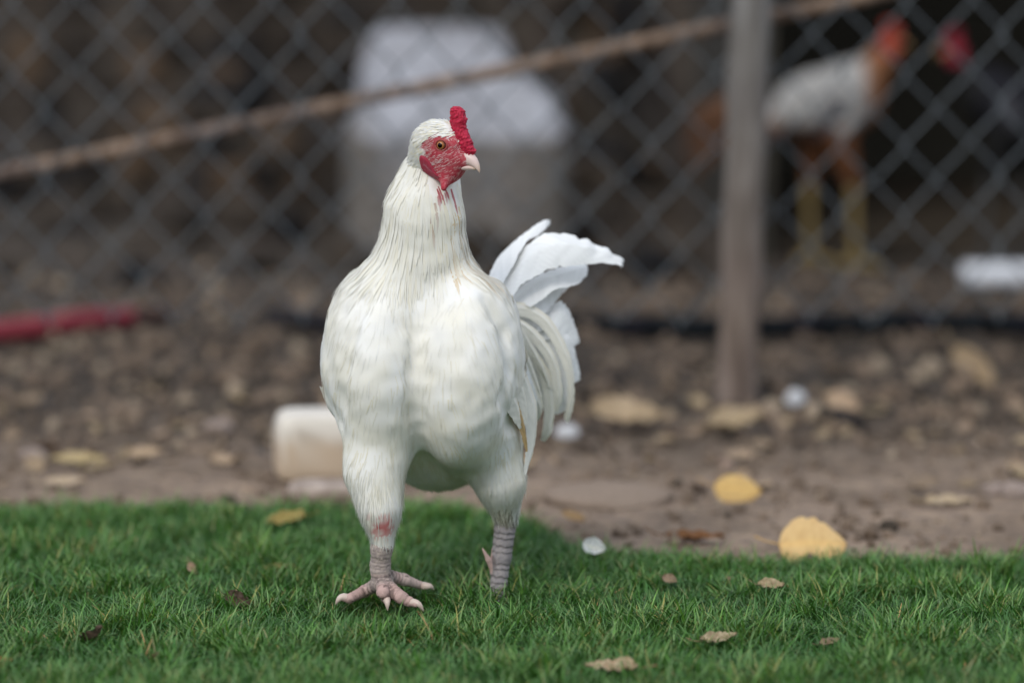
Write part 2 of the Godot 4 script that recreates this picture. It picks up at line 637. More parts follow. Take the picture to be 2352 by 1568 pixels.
		var b := 1.0 - smoothstep(0.86, 1.02, minf(e, dewlap) + wob.get_noise_3dv(p * 3000.0) * 0.25)
		return b * smoothstep(0.75, 1.1, eye2)
	var paint_head := func(p: Vector3, _g: Vector3) -> Color:
		var n := wob.get_noise_3dv(p * 5000.0)
		var fine := wob.get_noise_3dv(p * 14000.0)
		var r := red.lerp(Color(0.46, 0.09, 0.11), clampf(0.35 + n, 0.0, 1.0)).lerp(Color(0.58, 0.28, 0.28), clampf(fine * 1.3 - 0.1, 0.0, 0.5))
		return white.lerp(r, bare.call(p))
	net(H, hc - Vector3(0.062, 0.085, 0.062), hc + Vector3(0.062, 0.043, 0.062), 0.0019, skin, paint_head)
	# --- shanks and toes, joined to the same skin
	var hub := at(877, 1336, 0.050)
	var heel := at(1142, 1372, -0.042)
	var L := Field.new()
	L.cone(at(881, 1236, 0.060), at(876, 1262, 0.058), 25 * R, 24 * R, 0.006, 0.0011, 0.0050)
	L.cone(at(876, 1258, 0.058), at(873, 1305, 0.053), 24 * R, 20.5 * R, 0.006, 0.0011, 0.0050)
	L.cone(at(873, 1300, 0.053), hub, 21 * R, 24 * R, 0.008, 0.0011, 0.0050)
	var toes := [
		[hub, gnd(838, 1357, 0.034), gnd(803, 1374, 0.029), 17, 13, 10.5, gnd(787, 1373, 0.030), gnd(770, 1388, 0.022)],
		[hub, gnd(880, 1360, 0.041), gnd(887, 1375, 0.031), 16.5, 13.5, 10, gnd(889, 1382, 0.030), gnd(890, 1402, 0.020)],
		[hub, gnd(920, 1371, 0.035), gnd(942, 1383, 0.029), 18, 14, 11, gnd(956, 1387, 0.029), gnd(973, 1404, 0.020)],
		[at(892, 1322, 0.040), gnd(928, 1331, 0.046), gnd(966, 1344, 0.034), 15, 13, 8.5, gnd(980, 1348, 0.033), gnd(997, 1355, 0.028)]]
	for t in toes:
		L.cone(t[0], t[1], t[3] * R, t[4] * R, 0.006, 0.0013, 0.0062)
		L.cone(t[1], t[2], t[4] * R, t[5] * R, 0.004, 0.0013, 0.0062)
		L.cone(t[2], t[6], t[5] * R, t[5] * 0.75 * R, 0.003)
	var ankle := at(1163, 1188, -0.045)
	L.cone(ankle, at(1152, 1275, -0.046), 27 * R, 22.5 * R, 0.006, 0.0013, 0.0088)
	L.cone(at(1152, 1275, -0.046), heel, 22.5 * R, 19 * R, 0.006, 0.0013, 0.0088)
	var hid := [gnd(1110, 1396, 0.004), gnd(1150, 1410, 0.004), gnd(1186, 1398, 0.004), gnd(1162, 1380, 0.006)]
	for t in hid:
		L.cone(heel, t, 13 * R, 7 * R, 0.006, 0.0007, 0.0045)
	L.cone(at(1138, 1318, -0.044), at(1122, 1285, -0.035), 9 * R, 6.5 * R, 0.004)
	L.cone(at(1122, 1285, -0.035), at(1108, 1259, -0.028), 6.5 * R, 1.6 * R, 0.002)
	var paint_leg := func(p: Vector3, g: Vector3) -> Color:
		var n := wob.get_noise_3dv(p * 4000.0)
		var grey := Color(0.30, 0.25, 0.24).lerp(Color(0.44, 0.37, 0.33), clampf(0.5 + n * 1.2, 0.0, 1.0))
		var pink := Color(0.46, 0.31, 0.28)
		var spur := p.x > at(1100, 1300, 0).x and p.x < at(1130, 1300, 0).x and p.y > at(1120, 1330, 0).y
		var reach := p.distance_to(hub)
		var c := grey.lerp(pink, smoothstep(0.012, 0.03, reach) * 0.85 if p.y < hub.y + 0.012 and p.x < 0.0 else 0.0)
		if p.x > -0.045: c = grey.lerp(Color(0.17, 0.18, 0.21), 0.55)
		if p.x > -0.148 and p.x < -0.09 and p.z < 0.035 and p.y < hub.y + 0.016: c = c.lerp(Color(0.6, 0.47, 0.42), 0.7)
		if spur: return Color(0.5, 0.35, 0.32)
		# dirt sits in the lines between the scales
		var hollow := clampf((0.0016 - L.dist(p + g * 0.0016)) * 2600.0, 0.0, 1.0)
		return c.lerp(Color(0.07, 0.055, 0.05), hollow * 0.6) * (1.15 - hollow * 0.15)
	net(L, at(740, 1430, 0) + Vector3(0, -0.01, -0.1), at(1240, 1180, 0) + Vector3(0, 0, 0.1), 0.0013, skin, paint_leg)
	# darken the lines between the scales, where dirt sits
	put.call("body", skin, M.body)
	# claws
	for t in toes:
		var cm := MB.new()
		var mid: Vector3 = t[6].lerp(t[7], 0.5) + Vector3(0, 0.003, 0.001)
		tube(cm, spread([t[2].lerp(t[6], 0.3), t[6] + Vector3(0, 0.0012, 0), mid, t[7]], 8), [0.0052, 0.0054, 0.0050, 0.0044, 0.0037, 0.0029, 0.0018, 0.0004], 8, func(_p, q): return Color(0.66, 0.53, 0.46).lerp(Color(0.50, 0.40, 0.34), q * q))
		put.call("claw", cm, M.beak)
	print("body ", Time.get_ticks_msec() - t0)
	head_parts(root, put, H, bare)
	# --- feathers over the trunk
	feathers(root, put, B, H, trunk, bare)
	tail(root, put, B)
	print("rooster ", Time.get_ticks_msec() - t0)

func ring_loft(mb: MB, rows: Array, sides: int, col: Callable, rough := 0.0) -> void:
	# rows: [centre, half-axis x, half-axis y]
	var base := mb.v.size()
	var first := mb.idx.size()
	for r in rows.size():
		for s in sides:
			var t := TAU * s / sides
			var o: Vector3 = rows[r][1] * (signf(cos(t)) * pow(absf(cos(t)), 0.85)) + rows[r][2] * (signf(sin(t)) * pow(absf(sin(t)), 0.85))
			var p: Vector3 = rows[r][0] + o
			if rough > 0.0: p += o.normalized() * rough * wob.get_noise_3dv(p * 6000.0)
			mb.add(p, Vector3.ZERO, col.call(p, r / float(rows.size() - 1)), Vector2(s / float(sides), r / float(rows.size())))
	mb.lattice(base, rows.size(), sides, true)
	for e in [0, rows.size() - 1]:
		var m := mb.add(rows[e][0], Vector3.ZERO, mb.c[base + e * sides])
		for s in sides:
			var p2: int = base + e * sides + s
			var q2: int = base + e * sides + (s + 1) % sides
			if e == 0: mb.idx.append_array([m, q2, p2])
			else: mb.idx.append_array([m, p2, q2])
	mb.smooth(base, first, Vector3.UP, rows[rows.size() / 2][0])

func head_parts(root: Node, put: Callable, H: Field, bare: Callable) -> void:
	# comb
	var prof := [[242.5, 1043, 1052], [246, 1037, 1061], [252, 1034.5, 1067], [262, 1034.5, 1070], [272, 1035, 1070.5], [282, 1035, 1071.5], [292, 1036, 1073], [302, 1038, 1075.5], [312, 1041, 1080], [320, 1045, 1084], [328, 1049, 1087], [336, 1054, 1090], [343, 1059, 1092], [349, 1065, 1090], [354, 1070, 1084], [357, 1074, 1080]]
	var rows := []
	for i in prof.size():
		var p: Array = prof[i]
		var mid: float = (p[1] + p[2]) * 0.5
		var u: float = (HEAD.y - p[0]) / U
		var tk := 0.0075 * minf(1.0, 0.45 + 0.2 * i) * (1.0 if i < 12 else 1.0 - (i - 11) * 0.12)
		var half: float = (1.0 + 0.16 * sin(i * 2.7) * sin(i * 1.1 + 0.6)) * maxf((p[2] - p[1]) * 0.5 / U - 0.572 * tk * 0.35, 0.003) / 0.82
		rows.push_back([hd((mid - HEAD.x) / U / 0.82, u, 0.0), hf * half, hs * tk])
	# more rows between, for a warty surface
	var fine := []
	for i in rows.size() - 1:
		for k in 4:
			var t := k / 4.0
			fine.push_back([rows[i][0].lerp(rows[i + 1][0], t), rows[i][1].lerp(rows[i + 1][1], t), rows[i][2].lerp(rows[i + 1][2], t)])
	fine.push_back(rows[-1])
	var mb := MB.new()
	ring_loft(mb, fine, 40, func(p, _t): return Color(0.58, 0.022, 0.07).lerp(Color(0.34, 0.008, 0.03), clampf(0.5 + wob.get_noise_3dv(p * 16000.0) * 1.6, 0.0, 1.0)), 0.0027)
	put.call("comb", mb, M.comb)
	# beak: two halves
	var horn := func(_p, t): return Color(0.72, 0.56, 0.52).lerp(Color(0.62, 0.45, 0.33), smoothstep(0.6, 1.0, t))
	var halves := [
		[[0.027, -0.006, -0.022, 0.0098], [0.036, -0.0055, -0.0222, 0.0092], [0.043, -0.0055, -0.0225, 0.0084], [0.050, -0.0085, -0.0240, 0.007], [0.055, -0.0130, -0.0262, 0.0052], [0.0585, -0.0185, -0.0288, 0.0036], [0.0605, -0.0245, -0.0310, 0.002], [0.0608, -0.0290, -0.0318, 0.0006]],
		[[0.027, -0.0215, -0.030, 0.0088], [0.036, -0.0218, -0.0296, 0.0078], [0.044, -0.0224, -0.0290, 0.0064], [0.051, -0.0236, -0.0284, 0.0045], [0.0555, -0.0254, -0.0284, 0.0022]]]
	for h in halves.size():
		var rr := []
		for q in halves[h]:
			rr.push_back([hd(q[0], (q[1] + q[2]) * 0.5, 0), hs * q[3], Vector3.UP * (q[1] - q[2]) * 0.5])
		var bm := MB.new()
		ring_loft(bm, rr, 22, horn)
		var o: Node = put.call("beak" if h == 0 else "lower_beak", bm, M.beak)
		if h == 0:
			for s in [-1.0, 1.0]:
				var nm := MB.new()
				tube(nm, [hd(0.0375, -0.0125, 0.0086 * s), hd(0.0405, -0.0135, 0.0084 * s), hd(0.043, -0.0150, 0.0078 * s)], [0.0006, 0.0012, 0.0005], 8, const_col(Color(0.16, 0.05, 0.05)))
				var no := obj("nostril", nm.mesh(M.lid), o)
	# eyes on both sides
	for s in [1.0, -1.0]:
		var a := 0.0165
		var u := 0.002
		var d := 0.04
		while H.dist(hd(a, u, d * s)) > 0.0 and d > 0.0: d -= 0.0003
		var e := hd(a, u, (d - 0.0030) * s)
		var look: Vector3 = (hs * s + hf * 0.22 * s * s).normalized()
		var ball := MB.new()
		dome(ball, e, look, 0.0070, 0.0, 1.75, const_col(Color(0.30, 0.09, 0.025)), func(t): return Color(0.02, 0.01, 0.008) if t > 0.93 else (Color(0.42, 0.17, 0.05) if t < 0.72 else Color(0.22, 0.07, 0.03)))
		var eye: Node = put.call("eye", ball, M.gloss)
		var pu := MB.new()
		dome(pu, e + look * 0.0001, look, 0.0071, 0.0, 0.46, const_col(Color(0.004, 0.003, 0.003)), func(_t): return Color(0.004, 0.003, 0.003))
		obj("pupil", pu.mesh(M.gloss), eye)
		# eyelid: a rim round the ball
		var rim := []
		var rr2 := []
		var e1: Vector3 = look.cross(Vector3.UP).normalized()
		var e2 := e1.cross(look)
		for k in 33:
			var t := TAU * k / 32.0
			rim.push_back(e + look * 0.0026 + (e1 * cos(t) * 1.12 + e2 * sin(t) * (0.94 if sin(t) * e2.y > 0.0 else 0.98)) * 0.0072)
			rr2.push_back(0.0015)
		var lm := MB.new()
		tube(lm, rim, rr2, 8, const_col(Color(0.36, 0.07, 0.07)))
		put.call("eyelid", lm, M.lid)
	# red ear lobe, both sides
	var lobe := [[960.8, 357], [963, 353.5], [969.5, 354.4], [977, 359], [983, 365], [992.7, 379.5], [1000.4, 396], [1011, 409], [1004, 412.5], [994, 411], [981, 403], [972, 395], [966, 386], [962, 372]]
	var plan := []
	for q in lobe:
		var p := on(H, q[0], q[1], 0.12, 0.001)
		plan.push_back(loc(p))
	for s in [1.0, -1.0]:
		var lm2 := MB.new()
		var first := 0
		var cen := Vector3.ZERO
		for p in plan: cen += p / plan.size()
		var ringsN := 7
		for r in ringsN:
			var t := r / float(ringsN - 1)
			for k in 42:
				var f := k / 3.0
				var p: Vector3 = plan[int(f) % 14].lerp(plan[(int(f) + 1) % 14], fposmod(f, 1.0))
				var w: Vector3 = p.lerp(cen, t)
				var bump := 0.0042 * sqrt(1.0 - pow(1.0 - t, 2.0)) - 0.0014 * t * t
				var z := 0.04
				for it in 12: z -= maxf(H.dist(hd(w.x, w.y, z)), -0.002) * 0.9
				w.z = z + bump + 0.0006 * wob.get_noise_2d(w.x * 9000.0, w.y * 9000.0) - (0.0025 if r == 0 else 0.0)
				lm2.add(hd(w.x, w.y, w.z * s), Vector3.ZERO, Color(0.36, 0.03, 0.06).lerp(Color(0.50, 0.24, 0.30), clampf(t * 1.2 - 0.75 + wob.get_noise_2d(w.x * 7000.0, w.y * 7000.0) * 0.8, 0.0, 1.0)))
		lm2.lattice(0, ringsN, 42, true)
		lm2.smooth(0, first, hs * s)
		put.call("ear_lobe", lm2, M.comb)

func dome(mb: MB, c: Vector3, axis: Vector3, r: float, t0: float, t1: float, _col: Callable, shade: Callable) -> void:
	var x := axis.cross(Vector3.UP).normalized()
	var y := x.cross(axis)
	var base := mb.v.size()
	var first := mb.idx.size()
	for i in 15:
		var t := i / 14.0
		var th := lerpf(t0, t1, t) + 0.0001
		for k in 28:
			var ph := TAU * k / 28.0
			var n := axis * cos(th) + (x * cos(ph) + y * sin(ph)) * sin(th)
			mb.add(c + n * r, n, shade.call(th / 0.95))
	for i in 14:
		for k in 28:
			mb.quad(base + i * 28 + k, base + i * 28 + (k + 1) % 28, base + (i + 1) * 28 + (k + 1) % 28, base + (i + 1) * 28 + k)

# one contour feather, unit long along z, lying in xz, frayed at its tip
func contour_feather(seed_: int, broad: float, fray: float) -> ArrayMesh:
	var r := RandomNumberGenerator.new()
	r.seed = seed_
	var mb := MB.new()
	const C := 13
	const RW := 6
	var tips := []
	for k in C: tips.push_back(1.0 - r.randf() * fray)
	for i in RW:
		var t := i / float(RW - 1)
		for k in C:
			var s := k / float(C - 1) * 2.0 - 1.0
			var w := broad * sqrt(maxf(0.0, 1.0 - pow(absf(t * 1.5 - 0.75), 2.2))) * 0.5
			var z: float = t * (0.72 + 0.28 * sqrt(1.0 - s * s * 0.98)) * lerpf(1.0, tips[k], t)
			var x := s * w * (1.0 - 0.45 * t * t)
			var y := -0.11 * t * t - 0.10 * s * s * broad * t
			mb.add(Vector3(x, y, z), Vector3(s * 0.10, 1.0, 0.05 * t).normalized(), Color.WHITE, Vector2(k / float(C - 1), t))
	for i in RW - 1:
		for k in C - 1:
			var a := i * C + k
			mb.quad(a, a + 1, a + C + 1, a + C)
	return mb.mesh(M.fluff)

func feathers(root: Node3D, put: Callable, B: Field, H: Field, trunk: MB, bare: Callable) -> void:
	var kinds := []
	for i in 5:
		kinds.push_back(contour_feather(100 + i, 0.85, 0.22))
	var places := [[], [], [], [], []]
	var tints := [[], [], [], [], []]
	for sd in sow(trunk, 1500):
		var p: Vector3 = sd[0]
		var n: Vector3 = sd[1]
		if p.y > at(980, 720, 0).y or p.z > -0.02 or p.y < at(0, 1000, 0).y: continue
		var leg := 1.0 - smoothstep(at(0, 1180, 0).y, at(0, 1040, 0).y, p.y)
		if p.y < at(0, 1200, 0).y: continue
		var front := p.z > 0.0 and absf(p.x - at(877, 0, 0).x) < 0.016
		if front and p.y < at(877, 1190, 0).y and rng.randf() < 0.75: continue
		var dir := Vector3(0, -1, -0.35)
		# feathers part from the breast bone and sweep round the flanks
		var mid := at(952, 0, 0).x
		dir.x = clampf((p.x - mid) * 3.0, -0.35, 0.35) * (1.0 - leg)
		dir += Vector3(rng.randf_range(-0.2, 0.2), rng.randf_range(-0.15, 0.15), 0)
		dir = (dir - n * dir.dot(n))
		if dir.length() < 0.05: continue
		dir = dir.normalized()
		var size := lerpf(rng.randf_range(0.024, 0.042), rng.randf_range(0.011, 0.018), leg)
		if p.z < -0.02 and p.y > at(0, 1000, 0).y: size *= 1.35
		if p.y > at(0, 640, 0).y: size *= 0.7
		var lift := rng.randf_range(0.0, 0.01)
		var z := (dir + n * lift).normalized()
		var y := (n - z * n.dot(z)).normalized()
		y = y.rotated(z, rng.randf_range(-0.03, 0.03))
		var b := Basis(y.cross(z), y, z).scaled_local(Vector3(size, size, size))
		var w := i_of(5)
		places[w].push_back(Transform3D(b, p - n * 0.0014 - dir * size * 0.45))
		var low := clampf((at(0, 760, 0).y - p.y) * 5.0, 0.0, 1.0)
		var c := white.lerp(cream, clampf(0.22 + low * 0.55 + wob.get_noise_3dv(p * 450.0) * 0.7, 0.0, 1.0)) * rng.randf_range(0.96, 1.0)
		if leg > 0.8 and rng.randf() < 0.05: c = c.lerp(Color(0.32, 0.22, 0.14), 0.5)
		tints[w].push_back(c)
	for w in 5:
		var o := swarm("contour_feathers" if w == 0 else "contour_feathers_%03d" % w, kinds[w], places[w], tints[w], root)
		o.position = -root.position
	# hackles: long narrow feathers hanging down the neck
	var hk := MB.new()
	var count := 0
	for sd in sow(trunk, 34000):
		var p: Vector3 = sd[0]
		if p.y < at(0, 590, 0).y or count > 5000: continue
		var n: Vector3 = sd[1]
		var px := p.x * U + 1176.0
		var bald := p.z > 0.02 and px > 985.0 and px < 1046.0 and p.y > at(0, 500, 0).y      # thin under the throat
		if bald and rng.randf() < 0.6: continue
		if bare.call(p) > 0.4: continue
		var throat := p.z > 0.03 and px > 960.0 and px < 1060.0
		if throat and rng.randf() < 0.55: continue
		count += 1
		var down := Vector3((p.x - at(978, 0, 0).x) * 3.2 + 0.02, -1.0, -0.05 - 0.1 * rng.randf())
		var len := rng.randf_range(0.05, 0.095) * (0.62 if throat else 1.0)
		if p.y > at(0, 420, 0).y: len *= 0.6
		var d := drape(B, p, down + Vector3(rng.randf_range(-0.12, 0.12), 0, 0), len, 8, 0.0003, rng.randf_range(0.0003, 0.0011) + (0.0018 if rng.randf() < 0.12 else 0.0), down, 0.25)
		var tone := rng.randf()
		var c := Color(0.84, 0.83, 0.76).lerp(Color(0.80, 0.74, 0.55), tone * tone * 0.75)
		var stain := px > 1032.0 and rng.randf() < 0.55 and p.z > -0.02 and p.y < at(0, 440, 0).y
		if stain: c = c.lerp(Color(0.62, 0.41, 0.15), rng.randf() * 0.9)
		elif px > 985.0 and px < 1000.0 and p.z > 0.02 and p.y > at(0, 520, 0).y and rng.randf() < 0.3: c = c.lerp(Color(0.4, 0.2, 0.12), 0.6)
		if px > 1003.0 and px < 1036.0 and p.z > 0.02 and p.y > at(0, 448, 0).y and rng.randf() < 0.7:
			c = Color(0.46, 0.10, 0.12).lerp(Color(0.7, 0.5, 0.47), rng.randf() * rng.randf())
			d = [d[0].slice(0, 4), d[1].slice(0, 4)]
		ribbon(hk, d[0], d[1], rng.randf_range(0.0024, 0.0056), func(t): return pow(sin(PI * clampf(t * 0.86 + 0.13, 0.0, 1.0)), 0.8) + 0.05, func(t): return c.lerp(Color(0.85, 0.84, 0.79), t * (0.6 if c.g > 0.2 else 0.15)), rng.randf_range(-0.12, 0.12))
	var ho: Node = put.call("hackle_feathers", hk, M.fluff)
	ho.set_meta("kind", "stuff")
	# short feathers on the crown, nape and ears; bristles over the red face
	var hm := MB.new()
	for i in 5200:
		var th := rng.randf() * TAU
		var ph := acos(rng.randf_range(-1.0, 1.0))
		var o := Vector3(sin(ph) * cos(th), cos(ph), sin(ph) * sin(th))
		var p := hc + Vector3(0, -0.008, 0) + o * 0.07
		var ok := true
		for k in 24:
			var s := H.dist(p)
			if s < 0.0004: break
			p -= o * s * 0.9
		var q := loc(p)
		if q.y < -0.04 and q.x > -0.004: ok = false
		if q.x > 0.046 or not ok: continue
		var n := H.grad(p)
		var b: float = bare.call(p)
		var back := -hf * 0.8 + Vector3(0, -0.55, 0)
		if b > 0.3:
			if rng.randf() < 0.74 or p.distance_to(hd(0.0165, 0.002, 0.022)) < 0.0095 or p.distance_to(hd(0.0165, 0.002, -0.022)) < 0.0095: continue
			if q.y > 0.004 and q.x > 0.01: back = -hf * 0.6 + Vector3(0, 0.5, 0)
			else: back = -hf * 0.9 + Vector3(0, -0.35, 0)
			var d := drape(H, p, back + Vector3(rng.randf_range(-0.3, 0.3), rng.randf_range(-0.3, 0.3), 0), rng.randf_range(0.003, 0.008), 3, 0.0002, rng.randf_range(0.0006, 0.0016), back)
			ribbon(hm, d[0], d[1], 0.0005, func(t): return 1.0 - t * 0.8, func(_t): return Color(0.72, 0.56, 0.55))
		else:
			var crown := q.y > 0.008
			var d := drape(H, p, back + Vector3(rng.randf_range(-0.25, 0.25), rng.randf_range(-0.25, 0.25), rng.randf_range(-0.2, 0.2)), rng.randf_range(0.009, 0.018), 5, 0.0004, rng.randf_range(0.0008, 0.0034), back)
			ribbon(hm, d[0], d[1], rng.randf_range(0.0009, 0.0022), func(t): return sin(PI * (t * 0.85 + 0.12)), func(_t): return white if rng.randf() < 0.7 else cream, rng.randf_range(-0.2, 0.2))
	var cr: Node = put.call("head_feathers", hm, M.fluff)
	cr.set_meta("kind", "stuff")
	# loose fuzz on the thighs and belly
	var fz := MB.new()
	for sd in sow(trunk, 24000):
		var p: Vector3 = sd[0]
		if p.y > at(0, 600, 0).y or p.y < at(0, 1250, 0).y: continue
		var n: Vector3 = sd[1]
		if p.distance_to(on(B, 878, 1208, 0.12)) < 0.017 and rng.randf() < 0.9: continue
		var leg := 1.0 - smoothstep(at(0, 1150, 0).y, at(0, 980, 0).y, p.y)
		if rng.randf() > 0.13 + 0.87 * leg: continue
		var down := Vector3(rng.randf_range(-0.25, 0.25) + clampf((p.x - at(952, 0, 0).x) * 3.0, -0.35, 0.35) * (1.0 - leg), -1.0, -0.25)
		var len := rng.randf_range(0.012, 0.026)
		var d := drape(B, p, down, len, 4, 0.0002, rng.randf_range(0.0002, 0.0011) + rng.randf_range(0.0006, 0.0042) * leg, down + Vector3(rng.randf_range(-0.3, 0.3) * leg, 0, 0))
		var low := clampf((at(0, 760, 0).y - p.y) * 5.0, 0.0, 1.0) * (1.0 - leg)
		var c := white.lerp(cream, clampf(0.2 + low * 0.55 + wob.get_noise_3dv(p * 450.0) * 0.7 + rng.randf_range(-0.12, 0.12), 0.0, 1.0)) * (1.0 - rng.randf() * 0.05 * (0.3 + leg))
		var smudge := clampf(1.25 - p.distance_to(at(1164, 1188, -0.03)) / 0.018, 0.0, 1.0)
		if rng.randf() < smudge: c = c.lerp(Color(0.24, 0.21, 0.15), 0.75)
		ribbon(fz, d[0], d[1], rng.randf_range(0.0008, 0.0022), func(t): return 1.0 - 0.8 * t, func(_t): return c, rng.randf_range(-0.1, 0.1))
	var fo: Node = put.call("fluff", fz, M.fluff)
	fo.set_meta("kind", "stuff")

func i_of(n: int) -> int:
	return rng.randi() % n

func tail(root: Node3D, put: Callable, B: Field) -> void:
	# [name, depth at root, depth at tip, tint, camber, edge, edge], edges measured on the plate
	var W := Color(0.88, 0.89, 0.88)
	var Y := Color(0.87, 0.85, 0.77)
	var S := [
		["tail_feather", -0.17, -0.30, W, 0.10, [275, 405, 330, 290, 430, 190, 540, 105, 605, 68, 632, 75], [340, 470, 420, 335, 480, 225, 515, 180, 570, 155, 610, 118, 634, 92]],
		["tail_feather", -0.165, -0.26, W, 0.13, [330, 480, 400, 370, 470, 250, 530, 190, 610, 145, 680, 143, 770, 155, 850, 175, 890, 213, 965, 230, 990, 262, 1030, 278, 1057, 328], [400, 540, 470, 440, 560, 390, 640, 352, 730, 338, 800, 330, 860, 320, 930, 318, 1000, 325, 1056, 333]],
		["tail_feather", -0.18, -0.27, W, 0.06, [390, 530, 480, 440, 580, 380, 690, 340, 780, 325, 850, 322], [520, 570, 600, 520, 660, 470, 735, 455, 790, 440, 840, 400, 854, 355]],
		["tail_feather", -0.19, -0.275, W, 0.06, [410, 560, 500, 480, 590, 420, 680, 400, 740, 440], [540, 590, 610, 602, 650, 560, 690, 510, 738, 462]],
		["tail_feather", -0.20, -0.25, W, 0.08, [540, 640, 610, 600, 660, 550, 700, 535, 740, 580, 775, 660, 795, 730, 790, 772], [560, 720, 640, 690, 690, 720, 730, 760, 770, 797, 786, 785]],
		["tail_feather", -0.205, -0.24, W, 0.08, [620, 700, 740, 720, 775, 800, 790, 870, 806, 940, 797, 990], [600, 760, 690, 760, 735, 850, 758, 950, 772, 1005, 790, 1000]],
		["saddle_feather", -0.175, -0.19, W, 0.05, [415, 530, 560, 590, 700, 720, 762, 880, 772, 1020, 750, 1150], [430, 700, 480, 880, 540, 1060, 600, 1160, 660, 1190, 735, 1165]],
		["saddle_feather", -0.15, -0.185, Y, 0.12, [405, 535, 520, 556, 620, 620, 700, 740, 760, 890, 776, 1050, 764, 1170, 738, 1242], [425, 620, 520, 640, 610, 720, 680, 840, 725, 960, 736, 1060, 728, 1150, 712, 1205]],
		["saddle_feather", -0.14, -0.17, Y, 0.12, [440, 630, 540, 690, 640, 810, 692, 940, 705, 1080, 682, 1182], [450, 690, 520, 760, 600, 860, 640, 980, 652, 1100, 664, 1165]],
		["saddle_feather", -0.145, -0.175, Y, 0.10, [470, 720, 560, 830, 640, 960, 664, 1120, 645, 1285, 605, 1347], [480, 800, 540, 900, 586, 1020, 600, 1150, 592, 1270, 581, 1335]],
		["saddle_feather", -0.125, -0.15, Y, 0.14, [465, 680, 600, 900, 646, 1042], [468, 760, 540, 890, 610, 1000]],
		["saddle_feather", -0.115, -0.14, Y, 0.14, [480, 790, 540, 920, 592, 1092], [465, 850, 510, 980, 565, 1070]],
		["saddle_feather", -0.12, -0.15, Y, 0.12, [480, 840, 560, 1040, 596, 1130, 572, 1220], [455, 900, 500, 1080, 540, 1170, 556, 1225]],
		["saddle_feather", -0.10, -0.12, W, 0.12, [455, 760, 500, 900, 552, 1060, 560, 1180, 545, 1240], [430, 800, 460, 950, 490, 1090, 515, 1190, 530, 1230]],
		["wing_feather", -0.012, -0.105, Y, 0.10, [470, 880, 530, 1040, 560, 1150, 556, 1300, 530, 1430, 488, 1560], [430, 960, 470, 1120, 490, 1250, 496, 1370, 488, 1450, 480, 1540]],
		["wing_feather", 0.0045, -0.085, Color(0.56, 0.38, 0.17), 0.05, [400, 980, 450, 1120, 480, 1220, 500, 1330, 505, 1400], [370, 1060, 420, 1190, 455, 1270, 480, 1350, 496, 1405]],
		["wing_feather", 0.003, -0.07, Y, 0.12, [440, 900, 480, 1030, 500, 1120, 505, 1210, 492, 1252], [400, 940, 440, 1080, 465, 1180, 478, 1240, 488, 1256]],
		["wing_feather", 0.006, -0.062, Y, 0.12, [380, 930, 430, 1050, 460, 1170, 466, 1262], [330, 1050, 372, 1140, 415, 1215, 460, 1276]]]
	for f in S:
		var ea := []
		var eb := []
		for e in 2:
			var src: Array = f[5 + e]
			for i in range(0, src.size(), 2):
				var t := i / float(src.size() - 2)
				var px: float = 1010.6 + src[i] * 0.3984
				var z := lerpf(f[1], f[2], t) + ((0.035 if f[0] == "tail_feather" else 0.003) if e == 1 else 0.0)
				if f[0] == "wing_feather": z = lerpf(0.052, -0.03, clampf((px - 1140.0) / 90.0, 0.0, 1.0)) + f[1]
				(ea if e == 0 else eb).push_back(at(px, 477.75 + src[i + 1] * 0.3984, z))
		var mb := MB.new()
		var tint: Color = f[3]
		vane(ea, eb, f[4], 0.0026 if f[0] == "tail_feather" else 0.0011, func(s, t): return (tint * (0.96 + 0.10 * wob.get_noise_2d(t * 1500.0 + absf(s - 0.42) * 420.0, s * 14.0))).lerp(Color(0.76, 0.66, 0.42), 0.35 * exp(-pow((s - 0.03) * 9.0, 2.0)) if tint == Y else 0.0), mb)
		put.call(f[0], mb, M.feather)
	# folded wing on the far left: long feathers lying down its side
	var outl := [
		[[800, 650, 768, 695, 742, 770, 735, 830, 741, 890, 757, 935, 777, 952], [815, 700, 782, 760, 765, 830, 764, 880, 770, 920, 776, 945, 779, 953], -0.006],
		[[812, 655, 782, 700, 757, 775, 748, 835, 754, 890, 768, 930, 779, 942], [835, 720, 805, 780, 784, 840, 780, 885, 781, 915, 782, 930, 783, 940], 0.0],
		[[830, 660, 797, 705, 770, 780, 760, 840, 766, 885, 778, 915, 784, 925], [860, 730, 832, 790, 803, 845, 793, 880, 789, 905, 788, 916, 787, 925], 0.006]]
	for o in outl:
		var ea := []
		var eb := []
		for e in 2:
			var src: Array = o[e]
			for i in range(0, src.size(), 2):
				(ea if e == 0 else eb).push_back(at(src[i], src[i + 1], minf(lerpf(-0.05, 0.066, (src[i] - 735.0) / 105.0), lerpf(-0.075, 0.066, (src[i + 1] - 650.0) / 180.0)) + o[2]))
		var mb := MB.new()
		vane(ea, eb, 0.16, 0.0008, func(s, t): return W * (0.98 + 0.04 * wob.get_noise_2d(t * 300.0, s * 900.0)), mb)
		put.call("wing_feather", mb, M.feather)

# ----------------------------------------------------------------- ground and lawn
func lawn_edge(x: float) -> float:     # the lawn ends and the bare soil begins at this z
	var e := -0.74
	if x > -0.13: e = lerpf(-0.74, -0.62, clampf((x + 0.13) / 0.14, 0.0, 1.0))
	if x > 0.01: e = lerpf(-0.62, -0.385, smoothstep(0.01, 0.10, x))
	if x > 0.10: e = lerpf(-0.385, -0.33, clampf((x - 0.10) / 0.2, 0.0, 1.0))
	return e + 0.05 * wob.get_noise_2d(x * 70.0, 9.0)

